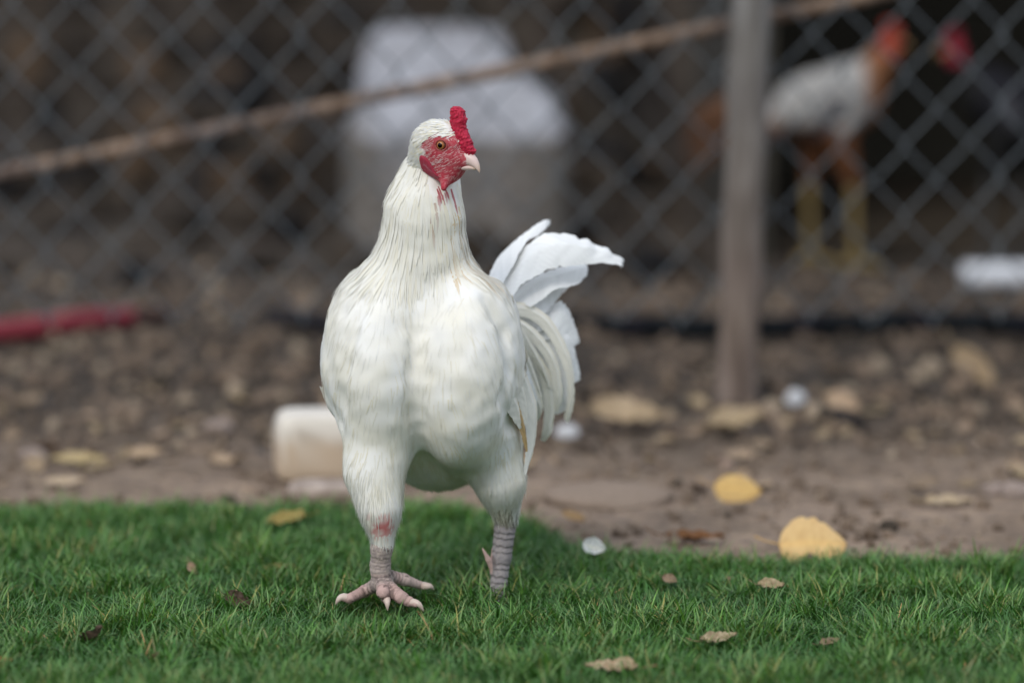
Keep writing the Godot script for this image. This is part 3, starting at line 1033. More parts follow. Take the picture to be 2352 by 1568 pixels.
func height(x: float, z: float) -> float:
	var h := 0.006 * wob.get_noise_2d(x * 160.0, z * 160.0) + 0.012 * wob.get_noise_2d(x * 40.0, z * 40.0)
	h *= smoothstep(-0.2, -1.2, z) * 0.8 + 0.2
	var bank := smoothstep(-4.6, -9.0, z) * (1.0 - smoothstep(0.1, 0.6, x) * (1.0 - smoothstep(-6.6, -7.6, z)))
	h += bank * (1.15 + 0.5 * wob.get_noise_2d(x * 14.0, z * 14.0))
	h += 0.07 * wob.get_noise_2d(x * 60.0, z * 60.0) * smoothstep(-2.6, -5.0, z) * (1.0 - smoothstep(0.1, 0.6, x))
	return h

func setting() -> void:
	var xs := [-200.0, -80.0, -30.0, -14.0, -8.0, -5.5]
	var x := -4.0
	while x < 4.01:
		xs.push_back(x)
		x += 0.04 if absf(x) < 1.4 else 0.1
	xs.append_array([5.5, 8.0, 14.0, 30.0, 80.0, 200.0])
	var zs := [200.0, 80.0, 30.0, 12.0, 6.0, 3.5]
	var z := 2.4
	while z > -11.0:
		zs.push_back(z)
		z -= 0.035 if z > -3.2 else 0.08
	zs.append_array([-12.5, -16.0, -25.0, -50.0, -100.0, -200.0])
	var mb := MB.new()
	for zz in zs:
		for xx in xs:
			var n := wob.get_noise_2d(xx * 90.0, zz * 90.0)
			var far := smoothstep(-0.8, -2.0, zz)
			var c := Color(0.35, 0.272, 0.208).lerp(Color(0.095, 0.08, 0.067), far)  # shade of the pen painted into the soil, towards and past the fence
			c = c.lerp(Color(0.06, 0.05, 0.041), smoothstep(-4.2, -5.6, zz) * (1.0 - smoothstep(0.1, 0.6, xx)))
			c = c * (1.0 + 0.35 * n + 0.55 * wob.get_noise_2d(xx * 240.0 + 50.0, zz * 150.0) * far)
			if zz > lawn_edge(xx): c = Color(0.05, 0.055, 0.025)
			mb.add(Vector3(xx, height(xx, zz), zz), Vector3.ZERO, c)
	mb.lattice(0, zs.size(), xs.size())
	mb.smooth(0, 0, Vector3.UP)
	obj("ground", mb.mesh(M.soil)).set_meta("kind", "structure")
	# lawn: tufts of curved blades
	var kinds := []
	for k in 7:
		kinds.push_back(tuft(40 + k))
	var places := [[], [], [], [], [], [], []]
	var tints := [[], [], [], [], [], [], []]
	var r := RandomNumberGenerator.new()
	r.seed = 99
	for i in 44000:
		var inside := i < 35000
		var px := r.randf_range(-0.86, 0.86) if inside else r.randf_range(-2.6, 2.6)
		var pz := r.randf_range(-0.8, 0.72) if inside else r.randf_range(-0.9, 2.3)
		if not inside and absf(px) < 0.84 and pz < 0.7: continue
		var gap := pz - lawn_edge(px)
		if gap < 0.0 or (gap < 0.05 and r.randf() > gap / 0.05 + 0.25): continue
		var patch := wob.get_noise_2d(px * 120.0, pz * 120.0)
		var s := r.randf_range(0.72, 1.2) * (1.0 + patch * 0.45) * (0.82 if gap < 0.05 else 1.0)
		# trodden flat under the feet
		var foot := Vector2(px - at(877, 0, 0).x, (pz - 0.075) * 0.8).length()
		if foot < 0.06: s *= 0.62
		var b := Basis(Vector3.UP, r.randf() * TAU).rotated(Vector3(r.randf_range(-1, 1), 0, r.randf_range(-1, 1)).normalized(), r.randf_range(0, 0.25)).scaled(Vector3(1, r.randf_range(0.85, 1.1), 1) * s)
		var k := r.randi() % 7
		places[k].push_back(Transform3D(b, Vector3(px, height(px, pz) - 0.002, pz)))
		var g := Color(0.98, 1.26, 0.78).lerp(Color(1.42, 1.48, 0.78), clampf(0.4 + patch, 0.0, 1.0)) * r.randf_range(0.75, 1.2)
		if r.randf() < 0.012:
			b = b.scaled(Vector3(1.0, 1.7, 1.0))
		if r.randf() < 0.025: g = Color(3.6, 2.1, 1.9) * 0.75
		tints[k].push_back(g)
	for k in 7:
		swarm("grass", kinds[k], places[k], tints[k])
	# single longer blades
	# crumbs and clods on the bare soil
	var clods := []
	var ct := []
	for i in 5200:
		var pz := -0.3 - 3.4 * pow(r.randf(), 1.3)
		var px := r.randf_range(-1.6, 1.6)
		if pz > lawn_edge(px) + 0.02: continue
		var s := 0.002 + 0.010 * pow(r.randf(), 4.0) + 0.002 * r.randf()
		if pz < -1.5: s *= 1.7
		clods.push_back(Transform3D(Basis.from_euler(Vector3(r.randf() * 6, r.randf() * 6, r.randf() * 6)).scaled_local(Vector3(s, s * 0.6, s * r.randf_range(0.7, 1.5))), Vector3(px, height(px, pz) + s * 0.3, pz)))
		var c := Color(0.28, 0.215, 0.165) * r.randf_range(0.75, 1.25)
		if r.randf() < 0.10: c = Color(0.5, 0.41, 0.31)
		if r.randf() < 0.05: c = Color(0.09, 0.075, 0.06)
		ct.push_back(c)
	swarm("soil_crumbs", rock(5, 0.35), clods, ct)
	# chips of leaf, bark and straw lying thick along the fence and beyond
	var chips := []
	var cc := []
	for i in 4200:
		var pz := -1.25 - 3.2 * pow(r.randf(), 1.2)
		var px := r.randf_range(-2.0, 2.0)
		if px > 0.45 and pz < -3.9: continue
		var s := r.randf_range(0.006, 0.018) * (1.0 + 1.3 * r.randf() * r.randf())
		chips.push_back(Transform3D(Basis.from_euler(Vector3(r.randf_range(-0.7, 0.7), r.randf() * 6, r.randf_range(-0.7, 0.7))).scaled_local(Vector3(s * r.randf_range(0.6, 1.5), s, s * r.randf_range(1.0, 2.4))), Vector3(px, height(px, pz) + s * 0.25, pz)))
		var c := Color(0.115, 0.086, 0.064) * r.randf_range(0.65, 1.15)
		if r.randf() < (0.16 if pz > -2.1 else 0.06): c = Color(0.32, 0.24, 0.165) * r.randf_range(0.7, 1.1)
		if r.randf() < 0.12: c = Color(0.05, 0.045, 0.045)
		c = c * clampf(1.0 + 1.3 * wob.get_noise_2d(px * 150.0, pz * 90.0), 0.25, 1.8)
		cc.push_back(c)
	swarm("leaf_litter", leaf_mesh(3, 1.0, 0.55, 0.5, 0.3, Color(1, 1, 1), Color(0.8, 0.75, 0.7)), chips, cc)

func tuft(seed_: int) -> ArrayMesh:
	var r := RandomNumberGenerator.new()
	r.seed = seed_
	var mb := MB.new()
	for b in 12:
		var root := Vector3(r.randf_range(-0.011, 0.011), 0, r.randf_range(-0.011, 0.011))
		var yaw := r.randf() * TAU
		var d := Vector3(cos(yaw), 0, sin(yaw))
		var side := Vector3(-sin(yaw), 0, cos(yaw)).rotated(Vector3.UP, r.randf_range(-0.8, 0.8))
		var len := r.randf_range(0.015, 0.041)
		if r.randf() < 0.07: len *= 1.5
		var lean := r.randf_range(0.1, 0.75)
		var bend := r.randf_range(0.2, 1.7)
		var w := r.randf_range(0.0007, 0.0014)
		var dark := Color(0.022, 0.072, 0.018).lerp(Color(0.075, 0.165, 0.045), r.randf() * r.randf() * 1.3)
		if r.randf() < 0.22: dark = Color(0.10, 0.165, 0.085)
		if r.randf() < 0.06: dark = Color(0.17, 0.16, 0.08)
		if r.randf() < 0.02: dark = Color(0.26, 0.20, 0.11)
		const S := 5
		var base := mb.v.size()
		var p := root
		for i in S + 1:
			var t := i / float(S)
			var a := lean + bend * t
			var tang := Vector3.UP * cos(a) + d * sin(a)
			if i > 0: p += tang * len / S
			var ww := w * (1.0 - pow(t, 2.2)) + 0.00012
			var nn := side.cross(tang).normalized()
			if nn.y < 0.0: nn = -nn
			var c := (dark * 0.85).lerp(dark * 1.5, t)
			mb.add(p - side * ww, (nn - side * 0.5).normalized(), c)
			mb.add(p - nn * ww * 0.45, nn, c)
			mb.add(p + side * ww, (nn + side * 0.5).normalized(), c)
		for i in S:
			for j in 2:
				var q := base + i * 3 + j
				mb.quad(q, q + 1, q + 4, q + 3)
	return mb.mesh(M.grass)

func rock(seed_: int, rough: float, m: Material = null) -> ArrayMesh:
	var fn := FastNoiseLite.new()
	fn.seed = seed_
	fn.frequency = 0.8
	var mb := MB.new()
	const RN := 9
	const SN := 12
	for i in RN:
		var th := PI * i / (RN - 1)
		for k in SN:
			var ph := TAU * k / SN
			var o := Vector3(sin(th) * cos(ph), cos(th), sin(th) * sin(ph))
			mb.add(o * (1.0 + rough * fn.get_noise_3dv(o * 1.3) * 1.6), Vector3.ZERO)
	mb.lattice(0, RN, SN, true)
	mb.smooth(0, 0, Vector3.UP, Vector3.ZERO)
	return mb.mesh(m if m else M.stone)

# a fallen leaf, lying along z from its stalk, curled and wavy
func leaf_mesh(seed_: int, len: float, broad: float, curl: float, wave: float, ca: Color, cb: Color) -> ArrayMesh:
	var fn := FastNoiseLite.new()
	fn.seed = seed_
	fn.frequency = 1.7
	var mb := MB.new()
	const RW := 18
	const C := 11
	for i in RW:
		var t := i / float(RW - 1)
		var w := broad * len * 0.5 * pow(sin(PI * pow(t, 0.8)), 0.75) + 0.002 * len
		for k in C:
			var s := k / float(C - 1) * 2.0 - 1.0
			var x := s * w * (1.0 + 0.12 * fn.get_noise_2d(t * 9.0, s * 2.0 + 40.0))
			var vein := 0.012 * len * cos((t * 7.0 - absf(s) * 2.0) * TAU) * absf(s) * 0.5
			var y := curl * len * (0.35 * pow(absf(s), 1.7) * w / (broad * len * 0.5 + 1e-6) * broad + 0.28 * pow(t - 0.4, 2.0) * 2.0) + wave * len * 0.14 * fn.get_noise_2d(t * 2.2, s * 1.6) + vein - 0.03 * len * exp(-s * s * 40.0)
			var c := ca.lerp(cb, clampf(0.5 + fn.get_noise_2d(t * 4.0 + 9.0, s * 3.0), 0.0, 1.0))
			if absf(s) < 0.1: c = c.lerp(Color(c.r * 1.25, c.g * 1.2, c.b), 0.6)
			mb.add(Vector3(x, y, (t - 0.5) * len), Vector3.ZERO, c, Vector2(s, t))
	mb.lattice(0, RW, C)
	mb.smooth(0, 0, Vector3.UP)
	return mb.mesh(M.leaf)

func stalk(len: float, c: Color) -> ArrayMesh:
	var mb := MB.new()
	tube(mb, [Vector3(0, -0.02 * len, -0.5 * len), Vector3(0.03 * len, 0.02 * len, -0.68 * len), Vector3(0.09 * len, 0.08 * len, -0.85 * len)], [0.016 * len, 0.012 * len, 0.014 * len], 6, const_col(c))
	return mb.mesh(M.leaf)

func leaf(label: String, where: Vector3, euler: Vector3, seed_: int, len: float, broad: float, curl: float, wave: float, ca: Color, cb: Color, called := "fallen_leaf", group := "fallen leaves on the grass and soil") -> void:
	var o := thing(called, label, "leaf", where, 0, group)
	o.basis = Basis(Vector3.RIGHT, euler.x) * Basis(Vector3.UP, euler.y) * Basis(Vector3.BACK, euler.z)
	obj("blade", leaf_mesh(seed_, len, broad, curl, wave, ca, cb), o)
	obj("stalk", stalk(len, cb), o)

func leaves() -> void:
	var Tan := Color(0.40, 0.31, 0.19)
	var Tan2 := Color(0.27, 0.20, 0.12)
	var Dk := Color(0.10, 0.065, 0.045)
	var Dk2 := Color(0.06, 0.04, 0.03)
	# in the grass
	leaf("yellow green leaf lying in the far grass left of the rooster", gnd(655, 1196, 0.022), Vector3(0.55, -1.2, 0.25), 1, 0.062, 0.62, 0.5, 0.7, Color(0.34, 0.25, 0.07), Color(0.2, 0.165, 0.05))
	leaf("faded yellowish leaf sunk in the grass below the yellow green leaf", gnd(650, 1312, 0.012), Vector3(0.3, 1.4, 0.1), 2, 0.058, 0.5, 0.4, 0.6, Color(0.27, 0.24, 0.08), Color(0.14, 0.13, 0.05))
	leaf("dark brown leaf on edge in the grass left of the front foot", gnd(548, 1379, 0.02), Vector3(0.5, 1.0, 0.5), 3, 0.042, 0.5, 0.8, 0.8, Dk, Dk2)
	leaf("dark curled leaf in the grass at the lower left", gnd(212, 1466, 0.018), Vector3(-0.45, 0.75, 0.35), 4, 0.046, 0.45, 1.3, 0.8, Color(0.13, 0.09, 0.07), Dk)
	leaf("small pinkish tan leaf standing in the grass left of the dark leaf", gnd(443, 1308, 0.018), Vector3(0.9, 0.5, 0.3), 5, 0.024, 0.5, 0.8, 0.8, Color(0.42, 0.28, 0.21), Tan2)
	leaf("thin tan leaf sliver in the grass near the bottom left edge", gnd(352, 1508, 0.022), Vector3(-0.5, 0.6, 0.2), 6, 0.026, 0.28, 0.6, 0.8, Tan, Tan2)
	leaf("orange brown leaf tip at the left border of the grass", gnd(12, 1514, 0.02), Vector3(0.3, 1.2, 0.4), 7, 0.02, 0.24, 0.6, 0.5, Color(0.42, 0.17, 0.07), Color(0.3, 0.12, 0.05))
	leaf("pale crumpled tan leaf in the grass right of the rear leg", gnd(1772, 1347, 0.024), Vector3(0.45, 1.3, 0.1), 8, 0.036, 0.55, 0.9, 1.1, Color(0.46, 0.37, 0.23), Tan2)
	leaf("curled tan leaf with a dark end low on the right side of the grass", gnd(1650, 1468, 0.022), Vector3(0.35, 1.75, 0.15), 9, 0.046, 0.42, 0.7, 0.8, Color(0.48, 0.40, 0.26), Color(0.24, 0.17, 0.1))
	leaf("large cream and brown leaf at the bottom edge of the grass", gnd(1405, 1535, 0.02), Vector3(0.3, -1.5, 0.1), 10, 0.062, 0.5, 0.5, 0.9, Color(0.50, 0.42, 0.28), Color(0.28, 0.16, 0.09))
	leaf("small grey brown leaf scrap in the grass beyond the crumpled tan leaf", gnd(1540, 1333, 0.022), Vector3(0.4, 0.9, 0.3), 11, 0.024, 0.6, 0.8, 1.0, Color(0.25, 0.18, 0.14), Tan2)
	leaf("faint brown leaf scrap in the grass near the bottom right corner", gnd(1905, 1476, 0.016), Vector3(0.3, 1.9, 0.2), 12, 0.026, 0.5, 0.8, 1.0, Color(0.22, 0.16, 0.11), Tan2)
	leaf("tiny dark curled leaf in the grass between the two tan leaves", gnd(1678, 1331, 0.024), Vector3(0.3, 0.3, 0.2), 13, 0.012, 0.6, 1.2, 0.6, Dk, Tan2)
	# on the soil
	leaf("bright yellow leaf lying on the bare soil right of the tail", gnd(1695, 1120, 0.022), Vector3(0.85, 1.45, 0.0), 20, 0.072, 0.72, -0.35, 0.3, Color(0.64, 0.43, 0.15), Color(0.48, 0.30, 0.11))
	leaf("large domed orange yellow leaf at the edge of the lawn on the right", gnd(1868, 1244, 0.026), Vector3(0.85, 1.62, 0.0), 21, 0.094, 1.05, -0.5, 0.2, Color(0.68, 0.47, 0.21), Color(0.56, 0.36, 0.15))
	leaf("rusty brown leaf lying flat behind the grass edge left of the domed leaf", gnd(1595, 1232, 0.008), Vector3(0.15, 1.4, 0.0), 22, 0.085, 0.4, 0.3, 0.6, Color(0.20, 0.085, 0.025), Color(0.14, 0.06, 0.02))
	leaf("small orange brown leaf on the soil just right of the rear leg", gnd(1320, 1190, 0.01), Vector3(0.35, 0.8, 0.1), 23, 0.045, 0.45, 0.6, 0.8, Color(0.34, 0.19, 0.06), Tan2)
	leaf("yellow tinged leaf flat on the litter at the left beyond the lawn", gnd(180, 1058, 0.012), Vector3(0.2, 1.4, 0.05), 24, 0.09, 0.4, 0.4, 0.6, Color(0.40, 0.31, 0.13), Tan)
	leaf("pinkish tan leaf right of the yellow tinged leaf beyond the lawn", gnd(335, 1045, 0.014), Vector3(0.25, 1.6, 0.1), 25, 0.06, 0.5, 0.6, 0.8, Color(0.44, 0.31, 0.22), Tan)
	leaf("pale beige leaf against the far edge of the lawn at the left", gnd(150, 1110, 0.012), Vector3(0.25, 1.5, 0.0), 26, 0.065, 0.45, 0.5, 0.6, Color(0.47, 0.37, 0.29), Tan)
	leaf("tan leaf heaped on the litter right beside the tail tip", gnd(1440, 955, 0.03), Vector3(0.4, 1.3, 0.1), 27, 0.13, 0.5, 0.6, 0.9, Color(0.42, 0.32, 0.21), Tan2)
	leaf("beige leaf pile piece between the tail and the fence post", gnd(1690, 970, 0.025), Vector3(0.4, 1.8, 0.0), 28, 0.10, 0.6, 0.6, 0.9, Color(0.40, 0.31, 0.20), Tan2)
	leaf("long tan leaf leaning on the litter at the far right", gnd(2240, 845, 0.03), Vector3(0.7, 0.6, 0.2), 29, 0.12, 0.4, 0.4, 0.8, Color(0.34, 0.25, 0.16), Tan2)
	leaf("tan leaf over a dark stick right of the white puff", gnd(1935, 925, 0.03), Vector3(0.6, 0.9, 0.1), 30, 0.07, 0.6, 0.4, 0.8, Color(0.44, 0.31, 0.22), Tan2)
	leaf("pale flat leaf on bare soil near the right edge below the yellow leaf", gnd(2180, 1152, 0.01), Vector3(0.2, 1.5, 0.0), 31, 0.07, 0.45, 0.4, 0.7, Color(0.40, 0.31, 0.22), Tan)
	var r := RandomNumberGenerator.new()
	r.seed = 41
	for i in 105:
		var px := r.randf_range(-60.0, 2400.0)
		var py := r.randf_range(880.0, 1130.0) if px > 1300.0 or r.randf() < 0.2 else r.randf_range(890.0, 1085.0)
		var g := gnd(px, py, 0.01)
		if g.z > lawn_edge(g.x) - 0.06: continue
		var c := Tan.lerp(Color(0.42, 0.30, 0.23), r.randf()) * r.randf_range(0.6, 1.1)
		var spot: String = "left of the cream block" if px < 620.0 else "behind the rooster" if px < 1290.0 else "between the tail and the fence post" if px < 1640.0 else "right of the fence post"
		leaf("small dry tan leaf scrap on the soil " + spot, g, Vector3(r.randf_range(-0.4, 0.6), r.randf() * 6.0, r.randf_range(-0.4, 0.4)), 50 + i % 6, r.randf_range(0.02, 0.06), r.randf_range(0.4, 0.7), 0.6, 0.9, c, c * 0.7, "leaf_scrap", "dry leaf scraps on the soil")
	# white petal caught in the grass edge
	var pt := thing("petal", "white crumpled petal caught on the far rim of the grass", "petal", gnd(1366, 1258, 0.032))
	pt.basis = Basis(Vector3.RIGHT, 0.9) * Basis(Vector3.UP, 1.2) * Basis(Vector3.BACK, 0.2)
	obj("blade", leaf_mesh(77, 0.034, 0.7, 1.0, 1.8, Color(0.86, 0.87, 0.85), Color(0.78, 0.80, 0.78)), pt)
	# a puff of down on the soil by the post
	var pf := MB.new()
	for i in 420:
		var o := Vector3(r.randf_range(-1, 1), r.randf_range(0, 1), r.randf_range(-1, 1)).normalized()
		var p := o * 0.004
		var pts := [p, p + o * 0.008 + Vector3(0, 0.002, 0), p + o * 0.016 + Vector3(r.randf_range(-0.004, 0.004), 0.006, 0)]
		ribbon(pf, pts, [Vector3(0, 0.3, 1), Vector3(0, 0.3, 1), Vector3(0, 0.3, 1)], 0.003, func(t): return 1.0 - t * 0.7, func(_t): return Color(0.7, 0.72, 0.76))
	var po := obj("down_feather", pf.mesh(M.fluff))
	po.position = gnd(1828, 930, 0.006)
	po.scale = Vector3(0.8, 1.1, 0.8)
	tag(po, "small white puff of down lying on the soil right of the fence post", "feather")
	var pf2 := obj("down_feather", pf.mesh(M.fluff))
	pf2.position = gnd(1303, 1005, 0.006)
	pf2.scale = Vector3(0.9, 0.9, 0.9)
	tag(pf2, "small white puff of down lying under the tail tip", "feather")
	# dark stick
	var sk := MB.new()
	tube(sk, [gnd(1895, 950, 0.012), gnd(1935, 955, 0.02), gnd(1985, 975, 0.01)], [0.012, 0.014, 0.009], 8, const_col(Color(0.045, 0.04, 0.04)))
	tag(obj("stick", sk.mesh(M.wood)), "short dark stick lying under the tan leaf near the post", "stick")
	# cream block and the flat stone before it
	var bl := thing("block", "cream rounded block lying on the soil behind the rooster's front leg", "block", gnd(716, 1092), 0.12)
	var w := 0.130
	var rows := []
	for q in [[0.0, 0.92], [0.006, 0.97], [0.016, 1.0], [0.05, 1.0], [0.074, 0.985], [0.088, 0.95], [0.097, 0.88], [0.101, 0.76], [0.102, 0.5], [0.102, 0.02]]:
		rows.push_back([Vector3(0.022, q[0], 0), Vector3(w * 0.62 * q[1], 0, 0), Vector3(0, 0, 0.055 * q[1])])
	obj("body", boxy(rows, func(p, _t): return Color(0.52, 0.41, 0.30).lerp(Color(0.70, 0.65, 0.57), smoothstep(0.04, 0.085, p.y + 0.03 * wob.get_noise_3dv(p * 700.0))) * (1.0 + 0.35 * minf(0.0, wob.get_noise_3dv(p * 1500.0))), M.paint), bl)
	var st := thing("flat_stone", "whitish flat stone in front of the cream block", "stone", gnd(745, 1143), 0.05)
	rows = []
	for q in [[0.0, 0.9], [0.012, 1.0], [0.02, 0.95], [0.024, 0.8], [0.025, 0.02]]:
		rows.push_back([Vector3(0.02, q[0], 0), Vector3(0.075 * q[1], 0, 0), Vector3(0, 0, 0.04 * q[1])])
	obj("body", boxy(rows, func(_p, _t): return Color(0.56, 0.47, 0.41), M.stone), st)
	var fs := thing("flat_stone", "low flat pinkish stone slab in the soil between the rear leg and the yellow leaf", "stone", gnd(1400, 1142), 0.1)
	var sm_: StandardMaterial3D = M.stone.duplicate()
	sm_.albedo_color = Color(0.40, 0.315, 0.25).linear_to_srgb()
	var so := obj("body", rock(9, 0.12, sm_), fs)
	so.scale = Vector3(0.10, 0.02, 0.11)
	for q in [[2285, 1128, 0.016, "pale grey pebble on the soil at the far right edge"], [2335, 1130, 0.022, "larger pale pebble at the right border of the soil"], [500, 985, 0.022, "pinkish pebble on the litter left of the cream block"], [75, 1050, 0.02, "bluish grey pebble at the left edge of the litter"]]:
		var o := obj("pebble", rock(int(q[0]), 0.3))
		o.position = gnd(q[0], q[1], q[2] * 0.3)
		o.scale = Vector3(1.2, 0.75, 1.0) * q[2]
		var m: StandardMaterial3D = M.stone.duplicate()
		m.albedo_color = Color(0.46, 0.38, 0.34).linear_to_srgb()
		o.material_override = m
		tag(o, q[3], "stone", "pebbles on the soil")

# a rounded block from rows of [centre, half x, half z]
func boxy(rows: Array, col: Callable, m: Material) -> ArrayMesh:
	var mb := MB.new()
	const S := 40
	for r in rows.size():
		for s in S:
			var t := TAU * s / S
			var e := 0.32
			mb.add(rows[r][0] + rows[r][1] * signf(cos(t)) * pow(absf(cos(t)), e) + rows[r][2] * signf(sin(t)) * pow(absf(sin(t)), e), Vector3.ZERO)
			var k := mb.v.size() - 1
			mb.c[k] = col.call(mb.v[k], r / float(rows.size()))
	mb.lattice(0, rows.size(), S, true)
	mb.smooth(0, 0, Vector3.UP, rows[rows.size() / 2][0] - Vector3(0, 0.02, 0))
	return mb.mesh(m)

# ----------------------------------------------------------------- the pen behind
func pen() -> void:
	var fz := -2.0
	# chain-link fence: every wire a zigzag of its own, hooked into the next
	var fence := thing("chain_link_fence", "grey chain link fence across the whole view behind the rooster", "fence", Vector3(0, 0, fz))
	var pitch := 0.056
	var rise := 0.125
	var mb := MB.new()
	var pts := []
	var rad := []
	for i in 21:
		var y := 0.13 + i * rise * 0.5
		var s := 1.0 if i % 2 == 0 else -1.0
		for k in 3:
			var o: float = [-0.16, 0.0, 0.16][k]
			pts.push_back(Vector3(s * pitch * (0.5 if k == 1 else 0.5 - 0.06), y + o * rise * 0.3, [0.003, 0.0, -0.003][k] * s))
			rad.push_back(0.0021)
	tube(mb, pts, rad, 6, const_col(Color(0.155, 0.175, 0.19)))
	var wm := mb.mesh(M.wire)
	for i in 72:
		var o := obj("wire", wm, fence)
		o.position = Vector3((i - 35.5) * pitch + 0.02, 0.0, 0.0)
		o.rotation = Vector3(0, PI if i % 2 else 0.0, 0.006 * sin(i * 1.7))
		o.position += Vector3(0.004 * sin(i * 2.3), 0.006 * sin(i * 0.9), 0.006 * sin(i * 0.37))
	# post
	var post := thing("fence_post", "round grey weathered fence post right of the rooster", "post", gnd(1688, 922))
	mb = MB.new()
	pts = []
	rad = []
	for i in 24:
		var t := i / 23.0
		pts.push_back(Vector3(0.028 * t * 1.9 + 0.002 * sin(i * 2.1), -0.1 + t * 1.85, 0))
		rad.push_back(0.036 + 0.0015 * sin(i * 1.7))
	tube(mb, pts, rad, 16, func(p, t): return Color(0.29, 0.235, 0.20).lerp(Color(0.29, 0.29, 0.285), smoothstep(0.1, 0.45, t + 0.08 * wob.get_noise_3dv(p * 300.0))))
	obj("shaft", mb.mesh(M.wood), post)
	# sloping rail
	var rail := thing("rail", "thin rusty sloping pole tied to the post behind the wire mesh", "pole", at(840, 232, fz - 0.05))
	mb = MB.new()
	pts = []
	rad = []
	for i in 40:
		var t := i / 39.0
		pts.push_back(at(lerpf(-1100, 2060, t), lerpf(623, -22, t) , fz - 0.05) - rail.position)
		rad.push_back(0.0125 + 0.0006 * sin(i * 2.3))
	tube(mb, pts, rad, 10, func(p, _t): return Color(0.40, 0.30, 0.23).lerp(Color(0.24, 0.19, 0.165), smoothstep(-0.1, 0.25, wob.get_noise_3dv(p * 110.0))))
	obj("shaft", mb.mesh(M.wood), rail)
	# dark log along the foot of the fence, with a red painted length at its left
	var log_ := thing("log", "dark thin log lying behind the mesh from the tail to the right edge", "log", gnd(1850, 745))
	mb = MB.new()
	pts = []
	rad = []
	for i in 24:
		var t := i / 23.0
		pts.push_back(gnd(lerpf(1290, 2560, t), 748 + 6.0 * sin(t * 7.0), 0.024) - log_.position)
		rad.push_back(0.025 + 0.003 * sin(i * 1.9))
	tube(mb, pts, rad, 10, func(p, _t): return Color(0.014, 0.017, 0.022) * (1.0 + 0.6 * wob.get_noise_3dv(p * 200.0)))
	obj("shaft", mb.mesh(M.wood), log_)
	var red := thing("bar", "red painted bar lying on the ground behind the mesh at the left edge", "bar", gnd(150, 760))
	mb = MB.new()
	tube(mb, [gnd(-260, 790, 0.03) - red.position, gnd(60, 755, 0.03) - red.position, gnd(200, 735, 0.035) - red.position, gnd(300, 728, 0.035) - red.position], [0.020, 0.022, 0.021, 0.018], 10, func(p, _t): return Color(0.36, 0.03, 0.05).lerp(Color(0.16, 0.02, 0.03), clampf(0.5 + wob.get_noise_3dv(p * 200.0), 0, 1)))
	obj("shaft", mb.mesh(M.paint), red)
	mb = MB.new()
	tube(mb, [gnd(296, 728, 0.033) - red.position, gnd(390, 722, 0.03) - red.position], [0.018, 0.014], 10, const_col(Color(0.10, 0.06, 0.055)))
	obj("bare_end", mb.mesh(M.wood), red)
	var dk := thing("stick", "dark broken branch on the ground behind the mesh left of the rooster", "stick", gnd(680, 735))
	mb = MB.new()
	tube(mb, [gnd(612, 728, 0.03) - dk.position, gnd(680, 735, 0.03) - dk.position, gnd(770, 745, 0.03) - dk.position], [0.014, 0.02, 0.018], 10, const_col(Color(0.035, 0.035, 0.042)))
	obj("shaft", mb.mesh(M.wood), dk)
	# white bar in front of the coop
	var tr := thing("bar", "short white rail end lying before the coop at the right edge", "bar", gnd(2280, 640))
	mb = MB.new()
	tube(mb, [gnd(2212, 632, 0.03) - tr.position, gnd(2216, 632, 0.03) - tr.position, gnd(2560, 632, 0.03) - tr.position], [0.018, 0.026, 0.026], 12, const_col(Color(0.68, 0.70, 0.74)))
	obj("shaft", mb.mesh(M.paint), tr)
	# concrete block; sky light painted on its sloping top, shade on its sides
	var bk := thing("concrete_block", "concrete block with sky light painted on its sloping top behind the rooster's head", "block", gnd(1050, 600))
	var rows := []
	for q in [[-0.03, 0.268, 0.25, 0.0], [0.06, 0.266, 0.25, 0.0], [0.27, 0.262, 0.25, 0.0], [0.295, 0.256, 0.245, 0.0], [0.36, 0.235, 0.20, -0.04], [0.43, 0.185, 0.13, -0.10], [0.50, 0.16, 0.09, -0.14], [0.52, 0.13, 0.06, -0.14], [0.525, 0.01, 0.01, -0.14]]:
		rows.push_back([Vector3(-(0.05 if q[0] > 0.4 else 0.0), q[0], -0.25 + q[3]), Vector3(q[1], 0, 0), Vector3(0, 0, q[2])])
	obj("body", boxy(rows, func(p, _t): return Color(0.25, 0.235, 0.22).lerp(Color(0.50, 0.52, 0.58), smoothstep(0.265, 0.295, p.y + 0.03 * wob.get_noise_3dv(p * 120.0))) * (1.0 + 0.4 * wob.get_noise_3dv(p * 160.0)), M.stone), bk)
	# rubble and clods on the bank
	var r := RandomNumberGenerator.new()
	r.seed = 12
	for k in 3:
		var pl := []
		var tn := []
		for i in 520:
			var z := -3.6 - 5.6 * r.randf()
			var x := r.randf_range(-2.4, 2.4)
			if x > 0.42: continue
			if z > -4.4 and r.randf() < 0.6: continue
			if Vector2(x - bk.position.x, z - bk.position.z + 0.25).length() < 0.4: continue
			var s := r.randf_range(0.02, 0.075)
			pl.push_back(Transform3D(Basis.from_euler(Vector3(r.randf() * 6, r.randf() * 6, r.randf() * 6)).scaled_local(Vector3(s, s * r.randf_range(0.5, 0.9), s * r.randf_range(0.8, 1.4))), Vector3(x, height(x, z) + s * 0.2, z)))
			var c := Color(0.068, 0.055, 0.044) * r.randf_range(0.45, 1.35)
			if r.randf() < 0.25: c = Color(0.02, 0.02, 0.022)
			if r.randf() < 0.08: c = Color(0.13, 0.09, 0.06)
			tn.push_back(c)
		swarm("rubble", rock(60 + k, 0.5), pl, tn)
	# the open-fronted coop on the right
	var coop := thing("coop", "dark open fronted wooden coop behind the fence on the right", "shed", Vector3(2.05, 0, -5.2))
	var plank := BoxMesh.new()
	plank.size = Vector3(0.148, 1.9, 0.025)
	plank.material = mat(0.9, Color(0.05, 0.045, 0.034), 0.2)
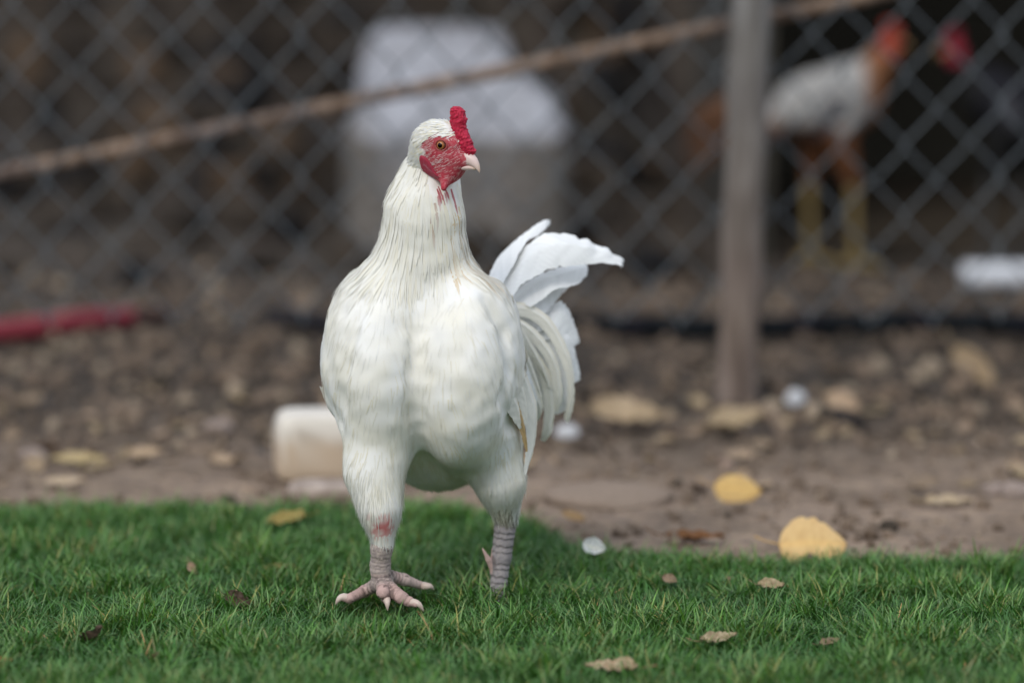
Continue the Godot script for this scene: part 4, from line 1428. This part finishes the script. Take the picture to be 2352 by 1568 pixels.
	for i in 20:
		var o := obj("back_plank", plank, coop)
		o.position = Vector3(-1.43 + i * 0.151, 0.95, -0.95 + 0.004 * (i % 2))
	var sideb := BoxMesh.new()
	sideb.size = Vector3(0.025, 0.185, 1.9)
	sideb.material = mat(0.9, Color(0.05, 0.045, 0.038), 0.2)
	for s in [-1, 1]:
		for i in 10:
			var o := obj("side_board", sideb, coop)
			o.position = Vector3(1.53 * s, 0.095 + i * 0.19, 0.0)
	var roof := BoxMesh.new()
	roof.size = Vector3(3.3, 0.04, 2.5)
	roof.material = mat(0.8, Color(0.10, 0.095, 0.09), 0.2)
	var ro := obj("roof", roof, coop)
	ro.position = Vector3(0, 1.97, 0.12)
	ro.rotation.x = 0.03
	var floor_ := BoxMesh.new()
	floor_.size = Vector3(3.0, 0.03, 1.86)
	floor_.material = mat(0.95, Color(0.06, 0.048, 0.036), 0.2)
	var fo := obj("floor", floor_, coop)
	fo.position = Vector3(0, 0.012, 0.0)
	var pm := BoxMesh.new()
	pm.size = Vector3(0.06, 1.9, 0.06)
	pm.material = mat(0.9, Color(0.06, 0.055, 0.045), 0.2)
	for x in [-1.5, 0.3, 1.5]:
		var o := obj("corner_post", pm, coop)
		o.position = Vector3(x + (0.02 if x < 0 else 0.0), 0.95, 0.99)

func hens() -> void:
	# pale backed rooster with brown neck, facing right; a black one facing left
	bird("white backed rooster with brown neck and yellow legs standing inside the pen", at(1900, 235, -3.9), 1.0, 0.93, Color(0.33, 0.325, 0.31), Color(0.20, 0.09, 0.04), Color(0.12, 0.05, 0.02), Color(0.32, 0.045, 0.03), 0.05)
	bird("black hen with a red face at the right edge of the pen", at(2325, 240, -3.95), -1.0, 0.86, Color(0.010, 0.010, 0.012), Color(0.008, 0.008, 0.010), Color(0.008, 0.008, 0.010), Color(0.22, 0.012, 0.03), -0.1)

func bird(label: String, mid: Vector3, face: float, k: float, back: Color, neck: Color, belly: Color, red: Color, turn: float) -> void:
	var root := thing("chicken", label, "chicken", Vector3(mid.x, 0, mid.z), turn, "chickens inside the pen")
	var y0 := mid.y
	var shank := Color(0.21, 0.15, 0.06) if back.r > 0.1 else Color(0.05, 0.045, 0.04)
	var V := func(x: float, y: float, z: float) -> Vector3: return Vector3(x * face * k, y0 + y * k, z * k)
	var f := Field.new()
	var tilt := Basis(Vector3.BACK, 0.25 * face)
	f.ell(V.call(0.0, -0.01, 0), Vector3(0.115, 0.085, 0.075) * k, tilt, 0.04)
	f.ell(V.call(0.06, 0.02, 0), Vector3(0.07, 0.075, 0.065) * k, tilt, 0.04)
	f.cone(V.call(0.075, 0.04, 0), V.call(0.135, 0.105, 0), 0.052 * k, 0.03 * k, 0.03)
	f.cone(V.call(0.135, 0.105, 0), V.call(0.15, 0.142, 0), 0.028 * k, 0.024 * k, 0.02)
	f.cone(V.call(-0.08, -0.02, 0), V.call(-0.18, -0.09, 0), 0.05 * k, 0.015 * k, 0.03)
	for s in [-1.0, 1.0]:
		f.cone(V.call(0.0 + 0.02 * s, -0.07, 0.045 * s), V.call(-0.03 + 0.09 * (0.5 + 0.5 * s), -0.2, 0.05 * s), 0.042 * k, 0.014 * k, 0.02)
		f.ell(V.call(-0.02, 0.01, 0.062 * s), Vector3(0.10, 0.062, 0.022) * k, tilt, 0.02)
	var mb := MB.new()
	var shade := func(p: Vector3, _g: Vector3) -> Color:
		var x: float = p.x * face / k
		var y: float = (p.y - y0) / k
		if x > 0.128 and y > 0.115: return red
		var c := back.lerp(neck, smoothstep(0.07, 0.1, x))
		c = c.lerp(belly, smoothstep(-0.035, -0.065, y + 0.01 * sin(x * 60.0)))
		return c
	net(f, Vector3(-0.28, y0 - 0.28, -0.16), Vector3(0.28, y0 + 0.22, 0.16), 0.011, mb, shade)
	var feet := [V.call(-0.035, -0.2, -0.05), V.call(0.06, -0.2, 0.05)]
	obj("body", mb.mesh(M.body), root)
	for t in feet:
		var lg := MB.new()
		var g := Vector3(t.x + 0.005 * face, 0.035, t.z)
		tube(lg, spread([t, t.lerp(g, 0.5), g], 8), [0.014, 0.011, 0.0095, 0.009, 0.009, 0.009, 0.0095, 0.012], 10, const_col(shank))
		for a in [-0.5, 0.0, 0.5, PI]:
			var d := Vector3(cos(a) * face, 0, sin(a))
			tube(lg, [g, g + d * 0.03 - Vector3(0, 0.008, 0), g + d * (0.035 if a == PI else 0.065) - Vector3(0, 0.014, 0)], [0.011, 0.008, 0.003], 8, const_col(shank))
		obj("leg", lg.mesh(M.skin), root)
	var bk := MB.new()
	tube(bk, [V.call(0.168, 0.142, 0), V.call(0.185, 0.138, 0), V.call(0.197, 0.128, 0)], [0.010 * k, 0.008 * k, 0.001], 10, const_col(Color(0.35, 0.22, 0.10)))
	obj("beak", bk.mesh(M.beak), root)
	var cb := MB.new()
	ring_loft(cb, [[V.call(0.165, 0.158, 0), Vector3(0.012 * k, 0, 0), Vector3(0, 0, 0.006)], [V.call(0.157, 0.172, 0), Vector3(0.018 * k, 0, 0), Vector3(0, 0, 0.008)], [V.call(0.15, 0.186, 0), Vector3(0.016 * k, 0, 0), Vector3(0, 0, 0.007)], [V.call(0.146, 0.194, 0), Vector3(0.006 * k, 0, 0), Vector3(0, 0, 0.003)]], 16, const_col(red))
	obj("comb", cb.mesh(M.comb), root)
	for s in [-1.0, 1.0]:
		var wt := MB.new()
		dome(wt, V.call(0.157, 0.118, 0.012 * s), Vector3(0, -1, 0.3 * s).normalized(), 0.014 * k, 0.0, 3.1, const_col(red), func(_t): return red)
		obj("wattle", wt.mesh(M.comb), root)
		var ey := MB.new()
		dome(ey, V.call(0.155, 0.148, 0.0195 * s), Vector3(0, 0, s), 0.005 * k, 0.0, 1.7, const_col(red), func(t): return Color(0.01, 0.01, 0.01) if t < 0.6 else Color(0.3, 0.12, 0.04))
		obj("eye", ey.mesh(M.gloss), root)
	# tail feathers
	for i in 7:
		var tf := MB.new()
		var a := 0.35 - i * 0.13
		var d := Vector3(-cos(a) * face, sin(a), (i % 3 - 1) * 0.12)
		var o: Vector3 = V.call(-0.12, -0.03, 0.0)
		var e := o + d * 0.2 * k + Vector3(-0.02 * face, -0.06, 0)
		vane([o + Vector3(0, 0.012, 0), o + d * 0.1 * k + Vector3(0, 0.022, 0), e], [o - Vector3(0, 0.012, 0), o + d * 0.1 * k - Vector3(0, 0.018, 0), e - Vector3(0.004 * face, 0.012, 0)], 0.1, 0.001, func(_s, _t): return belly * 0.8, tf)
		obj("tail_feather", tf.mesh(M.feather), root)
	# the dark folded wing tip that crosses the pale flank
	for i in 3:
		var wf := MB.new()
		var o: Vector3 = V.call(0.03 - i * 0.01, 0.02, 0.083)
		vane([o + Vector3(-0.012, 0, 0), o + Vector3(-0.018 * face - 0.012, -0.04, 0.006), o + Vector3(-0.05 * face, -0.085, 0.0)], [o + Vector3(0.012, 0, 0), o + Vector3(-0.018 * face + 0.012, -0.04, 0.006), o + Vector3(-0.046 * face, -0.088, 0.0)], 0.12, 0.001, func(_s, _t): return Color(0.05, 0.05, 0.055), wf)
		obj("wing_feather", wf.mesh(M.feather), root)
